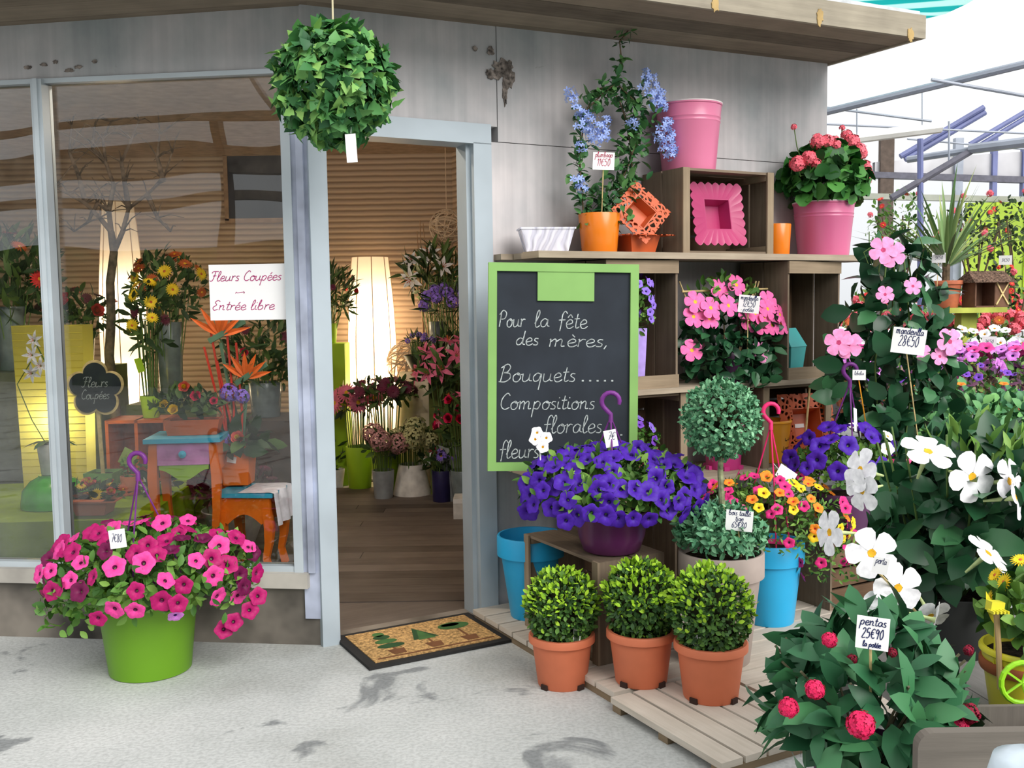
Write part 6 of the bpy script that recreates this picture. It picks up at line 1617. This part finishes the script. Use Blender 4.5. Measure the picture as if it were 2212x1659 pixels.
for x0, y0, x1, y1 in ((-.04, 0, -.13, .95), (-.02, .02, -.03, .88), (.0, 0, -.09, .70), (.02, 0, .02, .80), (-.03, .01, -.16, .78)): mb.tube([(x0, -.02, .15), ((x0 + x1) / 2 + .02, -.03, y1 * .5), (x1, -.03, y1)], .007, 5)
mb.build('red_twig', plain('red_twig', (206, 60, 44), .5), so2)
for bx, bz, s in ((-.07, .86, 1.1), (.07, .62, .9)):
    mb = MB(); mb.tube([(.02, 0, .15), (bx, -.02, bz - .06)], .010, 6, 0); mb.beam((bx - .06, -.03, bz - .05), (bx + .13 * s, -.03, bz + .06), .018, .03, 0)
    for k, a in enumerate((15, 40, 65, 90, 120, 145)):
        d = Vector((math.cos(R(a)), -.2, math.sin(R(a)))); V, F_, _ = leaf_arrays(np.array([[bx, -.03, bz - .02]]), np.array([list(d)]), np.array([[.1, -1, .2]]), .17 * s, .035, LANCE, .2, .1); mb.add([tuple(v) for v in V], F_, 1)
    mb.build('strelitzia_bloom', [plain('blue_green_stem', (96, 130, 104), .5), plain('strelitzia_orange', (240, 110, 40), .5)], so2)
link('foliage', leaf_mesh('arrangement_foliage', [blob_set(40, (.16, .1, .08), (0, 0, .22), .13, .06, OVAL, .4, -.3, .8, .2), vine_set([(.0, 0, .2), (-.02, 0, .7)], 26, .02, .16, .02, LANCE)], DIML), so2)
blossom(so2, M_ROSE['coral'], (.03, -.09, .27), (0, -1, .4), .045); blossom(so2, M_STAT, (-.02, -.06, .52), (0, -1, .5), .07); blossom(so2, M_STAT, (.05, -.05, .50), (0, -1, .5), .055); blossom(so2, M_STAT, (-.06, -.05, .26), (0, -1, .5), .05)
t = MB().box((-.01, -.095, .15), (.05, .003, .035), (0, R(10), 0)).build('paper_label', PAPER, so2)
# orange cube shelf and lime pot
cu = at(296, 985, 6.35)
o = thing('cube_shelf', 'orange open cube shelf behind the slate flower sign', 'shelf', (cu.x + .05, 6.35, 0), R(3))
hq = at(296, 902, 6.35).z; w_ = .36
mb = MB()
for x in (-w_ / 2, 0, w_ / 2): mb.box((x, 0, hq / 2), (.02, .3, hq))
for z in (.01, hq * .5, hq - .01): mb.box((0, 0, z), (w_, .3, .02))
mb.box((0, .145, hq / 2), (w_, .01, hq)); mb.build('body', plain('burnt_orange_board', (190, 92, 36), .6), o)
lpz = at(330, 900, 6.3)
o = bouquet('bouquet', 'lime wrapped pot with a tall dark orchid on the orange cube shelf', (lpz.x - .02, 6.33, hq + .002), LIMEP, .065, .05, .14, [M_RAY['burg'], M_RAY['yellow']], 12, .05, .11, .62, .24, nl=120, lw=(.1, .03))
MB().box((-.03, -.08, .34), (.045, .003, .09), (0, R(-15), 0)).build('lime_label', LIMEP, o)
# tall smoky vase with orange lilies; more bouquets on a back plinth
bqp = at(372, 868, 7.0)
pn_ = thing('plinth', 'olive plinth carrying the tall smoky vase', 'plinth', (bqp.x, 7.0, 0)); MB().box((0, 0, bqp.z / 2), (.5, .4, bqp.z)).build('block', plain('olive_plinth', (96, 104, 48), .7), pn_)
bouquet('bouquet', 'tall smoky vase of orange and yellow lilies behind the window sign', (bqp.x, 7.0, bqp.z + .002), CLEAR, .09, .075, .56, [M_RAY['orange'], M_RAY['yellow']], 18, .05, .24, .80, .24, nl=300)
def wplinth(px, py, Y, w, mat, label):
    p = at(px, py, Y); o = thing('plinth', label, 'plinth', (p.x, Y, 0)); MB().box((0, 0, p.z / 2), (w, w, p.z)).build('block', mat, o); return Vector((p.x, Y, p.z + .002))
OLIVE = MATS['olive_plinth']
q = wplinth(170, 790, 7.1, .5, OLIVE, 'olive plinth behind the yellow lamp')
bouquet('bouquet', 'dark bouquet of red flowers behind the yellow lamp', q, CLEAR, .12, .10, .22, [M_ROSE['red'], M_RAY['burg']], 14, .05, .24, .36, .16, nl=200)
q = wplinth(30, 800, 6.6, .5, plain('grey_plinth', (92, 94, 92), .7), 'grey plinth at the frame edge in the shop window')
bouquet('bouquet', 'smoky vase of bird of paradise and dark leaves at the frame edge', q, CLEAR, .09, .08, .42, [M_RAY['orange'], M_RAY['red']], 8, .06, .26, .62, .26, nl=240, lw=(.16, .04), prof=LANCE)
q = wplinth(575, 900, 7.2, .55, plain('dark_brown_plinth', (70, 54, 44), .8), 'dark brown plinth behind the strelitzia')
bouquet('bouquet', 'dark leafy bouquet with small crimson flowers behind the strelitzia', q, CLEAR, .12, .1, .25, [M_ROSE['crimson'], M_RAY['burg']], 10, .045, .28, .48, .28, nl=320)
o = bouquet('bouquet', 'burgundy leaved arrangement in a low bowl under the orange side table', (cs.x + .05, 6.1, 0), WHITEC, .20, .12, .22, [M_RAY['burg']], 14, .05, .25, .36, .12, nl=160, leaf=leafcol('burgundy_leaf', [(70, 26, 40), (104, 40, 56), (70, 84, 44)]))
bouquet('bouquet', 'white round vase beside the leg of the orange side table', (at(345, 1100, 5.75).x, 5.75, 0), WHITEC, .05, .05, .34, [M_LILY['white']], 4, .05, .08, .46, .10, nl=50)
gc = at(262, 980, 5.75)
o = thing('gift_card', 'pale green card on a stick behind the dish of flowers', 'card', (gc.x, 5.85, tz + .004)); MB().box((0, 0, .20), (.09, .003, .10), (0, R(28), 0)).build('card', plain('pale_green_card', (168, 192, 104), .7), o); MB().tube([(0, .004, 0), (0, .004, .2)], .003, 5).build('stick', STICKM, o)
o = thing('pot', 'small orange pot with green tips behind the dish of flowers', 'potted plant', (at(283, 1040, 5.75).x, 5.75, tz + .004)); pot(o, TERRA, .06, .05, .11); link('foliage', leaf_mesh('pot_foliage', [blob_set(50, (.05, .05, .06), (0, 0, .15), .03, .015, OVAL)], PETL), o)
# ---- seen through the door
pd = fl(737, 1030)
pd.y = 8.05
lp_o = thing('pedestal', 'tall lime green pedestal just inside the door', 'pedestal', (pd.x - .02, pd.y + .1, 0), 0)
hp = at(737, 742, pd.y).z; MB().box((0, 0, hp / 2), (.30, .26, hp)).build('block', LIMEP, lp_o)
bouquet('bouquet', 'dark red and green bouquet in a lime vase on the lime pedestal', (pd.x - .0, pd.y + .08, hp + .002), LIMEP, .06, .045, .16, [M_RAY['burg'], M_ROSE['red']], 14, .03, .22, .40, .19, nl=320, lw=(.1, .02), prof=LANCE)
o = thing('pot', 'small white pot on the floor beside the lime pedestal', 'potted plant', (at(722, 1050, 7.9).x, 7.95, 0)); pot(o, WHITEC, .08, .06, .15); link('foliage', leaf_mesh('pot_foliage', [blob_set(40, (.06, .06, .12), (0, 0, .25), .08, .02, LANCE)], DIML), o)
# cloth-draped table
ct = at(930, 1020, 8.15)
dt = thing('draped_table', 'round table under a floor length cream cloth in the doorway view', 'table', (ct.x + .02, 8.18, 0))
zt2 = .92; mb = MB(); prof = []
seg = 48
for r_, z in ((.0, zt2), (.24, zt2), (.262, zt2 - .01), (.28, zt2 - .25), (.30, zt2 - .55), (.33, .02)):
    for k in range(seg):
        a = 2 * math.pi * k / seg; q_ = 1 + (.05 * math.sin(k * 1.57) + .03 * math.sin(k * .65)) * max(0, (zt2 - z)); mb.v.append((r_ * q_ * math.cos(a), r_ * q_ * math.sin(a), z))
for i in range(5):
    for k in range(seg): mb.f.append((i * seg + k, i * seg + (k + 1) % seg, (i + 1) * seg + (k + 1) % seg, (i + 1) * seg + k)); mb.m.append(0); mb.uv.append([(0, 0)] * 4)
mb.build('cloth', DRAPE, dt, smooth=70)
MB().lathe([(.20, 0), (.20, .03), (.04, .05), (.04, zt2 - .03), (.2, zt2 - .02), (0, zt2 - .01)], 20).build('pedestal_leg', CRATE, dt)
bouquet('bouquet', 'dark bowl of lavender on the draped table', (at(905, 820, 7.9).x, 7.98, zt2 + .002), plain('black_bowl', (36, 40, 34), .5), .13, .06, .14, [M_STAT], 9, .03, .11, .26, .04, nl=60, lw=(.06, .012), prof=LANCE)
bouquet('bouquet', 'tall glass vase of white lilies on the draped table', (at(945, 740, 8.2).x, 8.22, zt2 + .002), CLEAR, .07, .06, .40, [M_LILY['white']], 9, .095, .26, .78, .2, nl=260, lw=(.13, .03), prof=LANCE)
q = wplinth(985, 800, 7.75, .40, OLIVE, 'olive plinth carrying the purple statice')
bouquet('bouquet', 'vase of purple statice on the olive plinth', q, CLEAR, .08, .06, .22, [M_STAT], 16, .06, .22, .52, .12, nl=200, lw=(.14, .012), prof=LANCE)
bouquet('bouquet', 'zinc bucket of pink lilies low beside the door post', (at(985, 1000, 7.36).x, 7.36, 0), ZINC, .13, .1, .42, [M_LILY['pink']], 18, .085, .27, .98, .22, nl=200, lw=(.13, .035), prof=LANCE)
bouquet('bouquet', 'bucket of crimson alstroemeria on the floor beside the door post', (at(1003, 1040, 7.06).x, 7.06, 0), CLEAR, .1, .08, .28, [M_ROSE['crimson'], M_LILY['pink']], 18, .05, .18, .62, .2, nl=160)
bouquet('bouquet', 'lime pot of burgundy chrysanthemums beside the lamp', (at(835, 1035, 7.72).x, 7.72, 0), LIMEP, .12, .1, .34, [M_RAY['burg']], 24, .06, .22, .78, .10, nl=160, zmin=.0)
bouquet('bouquet', 'lime pot of pink gerberas at the foot of the lamp', (at(775, 1020, 7.85).x, 7.9, 0), LIMEP, .11, .09, .34, [M_RAY['pink']], 12, .085, .17, .70, .10, nl=60, zmin=-.1)
bouquet('bouquet', 'zinc bucket of dusty pink hydrangeas on the shop floor', (at(828, 1035, 7.46).x, 7.46, 0), ZINC, .085, .07, .22, [M_HYD['dusty']], 6, .10, .13, .40, .10, nl=50)
bouquet('bouquet', 'round white vase of green hydrangeas on the shop floor', (at(890, 1035, 7.6).x, 7.6, 0), WHITEC, .10, .15, .24, [M_HYD['green']], 6, .10, .16, .42, .10, nl=60)
bouquet('bouquet', 'dark blue bucket with a wrapped posy near the door post', (at(955, 1060, 7.3).x, 7.3, 0), plain('dark_blue_bucket', (44, 40, 84), .4), .075, .07, .24, [M_ROSE['crimson'], M_LILY['white'], M_RAY['purple']], 9, .045, .13, .32, .07, nl=80)
o = thing('box', 'white cardboard box on the shop floor by the door post', 'box', (at(1012, 1076, 6.75).x, 6.75, 0)); MB().box((0, 0, .075), (.2, .18, .15)).build('carton', WHITEC, o); MB().box((0, -.0905, .13), (.2, .002, .03)).build('flap', PAPER, o)
# wicker balls
WICK = plain('pale_wicker', (206, 184, 158), .8)
def wicker(label, loc, r, n, cord=None, seed=1):
    o = thing('wicker_ball', label, 'ornament', loc); mb = MB(); rw = random.Random(seed)
    for k in range(n):
        ax = Vector((rw.gauss(0, 1), rw.gauss(0, 1), rw.gauss(0, 1))).normalized(); u = ax.orthogonal().normalized(); v = ax.cross(u); h = rw.uniform(-.5, .5); q = math.sqrt(1 - h * h)
        mb.tube([(ax * h + u * q * math.cos(t) + v * q * math.sin(t)) * r * (1 + .02 * rw.random()) for t in np.linspace(0, 6.28, 26)], .0045, 4)
    mb.build('weave', WICK, o); 
    if cord: MB().tube([(0, 0, r), (0, 0, cord)], .003, 5).build('cord', WICK, o)
    return o
w1 = at(885, 785, 8.3); wicker('large pale wicker ball beside the paper lamp', (w1.x, 8.28, w1.z), .19, 34, None, 3)
st2 = thing('plinth', 'slim plinth under the large wicker ball', 'plinth', (w1.x, 8.32, 0)); MB().box((0, 0, (w1.z - .19) / 2), (.18, .18, w1.z - .19)).build('block', DRAPE, st2)
w2 = at(965, 490, 8.25); wicker('small wicker ball hung high in the far corner of the shop', (w2.x, 8.25, w2.z), .14, 26, 2.735 - w2.z, 4)
tw = thing('twig_bunch', 'bunch of tall thin twigs rising behind the white lilies', 'branch', (w2.x - .12, 8.42, zt2 * 0)); mb = MB(); rt_ = random.Random(9)
for k in range(8):
    x = rt_.uniform(-.1, .1); mb.tube([(x * .3, 0, 0.02), (x + rt_.uniform(-.06, .06), 0, 1.2), (x * 2.2 + rt_.uniform(-.1, .1), 0, 1.75 + rt_.uniform(0, .45))], [.008, .006, .003], 4)
mb.build('twig', plain('pale_twig', (150, 120, 92), .9), tw)

# added fill lamps brightening the display, above the sight line through window and door
for loc, e in (((-2.45, 4.95, 2.742), 46), ((-1.35, 4.75, 2.742), 36), ((-.75, 6.1, 2.742), 20)):
    o = thing('added_fill_lamp', 'unseen fill lamp added at the shop ceiling', 'lamp', loc, 0, 'added fill lamps at the shop ceiling')
    MB().lathe([(0, 0), (.05, 0), (.05, -.01), (.035, -.012), (.04, -.05), (.03, -.05), (.028, -.02), (0, -.02)], 18).build('fill_lamp_housing', WHITEC, o, smooth=40); bulb(o, -.085, e, (1, .86, .70), .04)
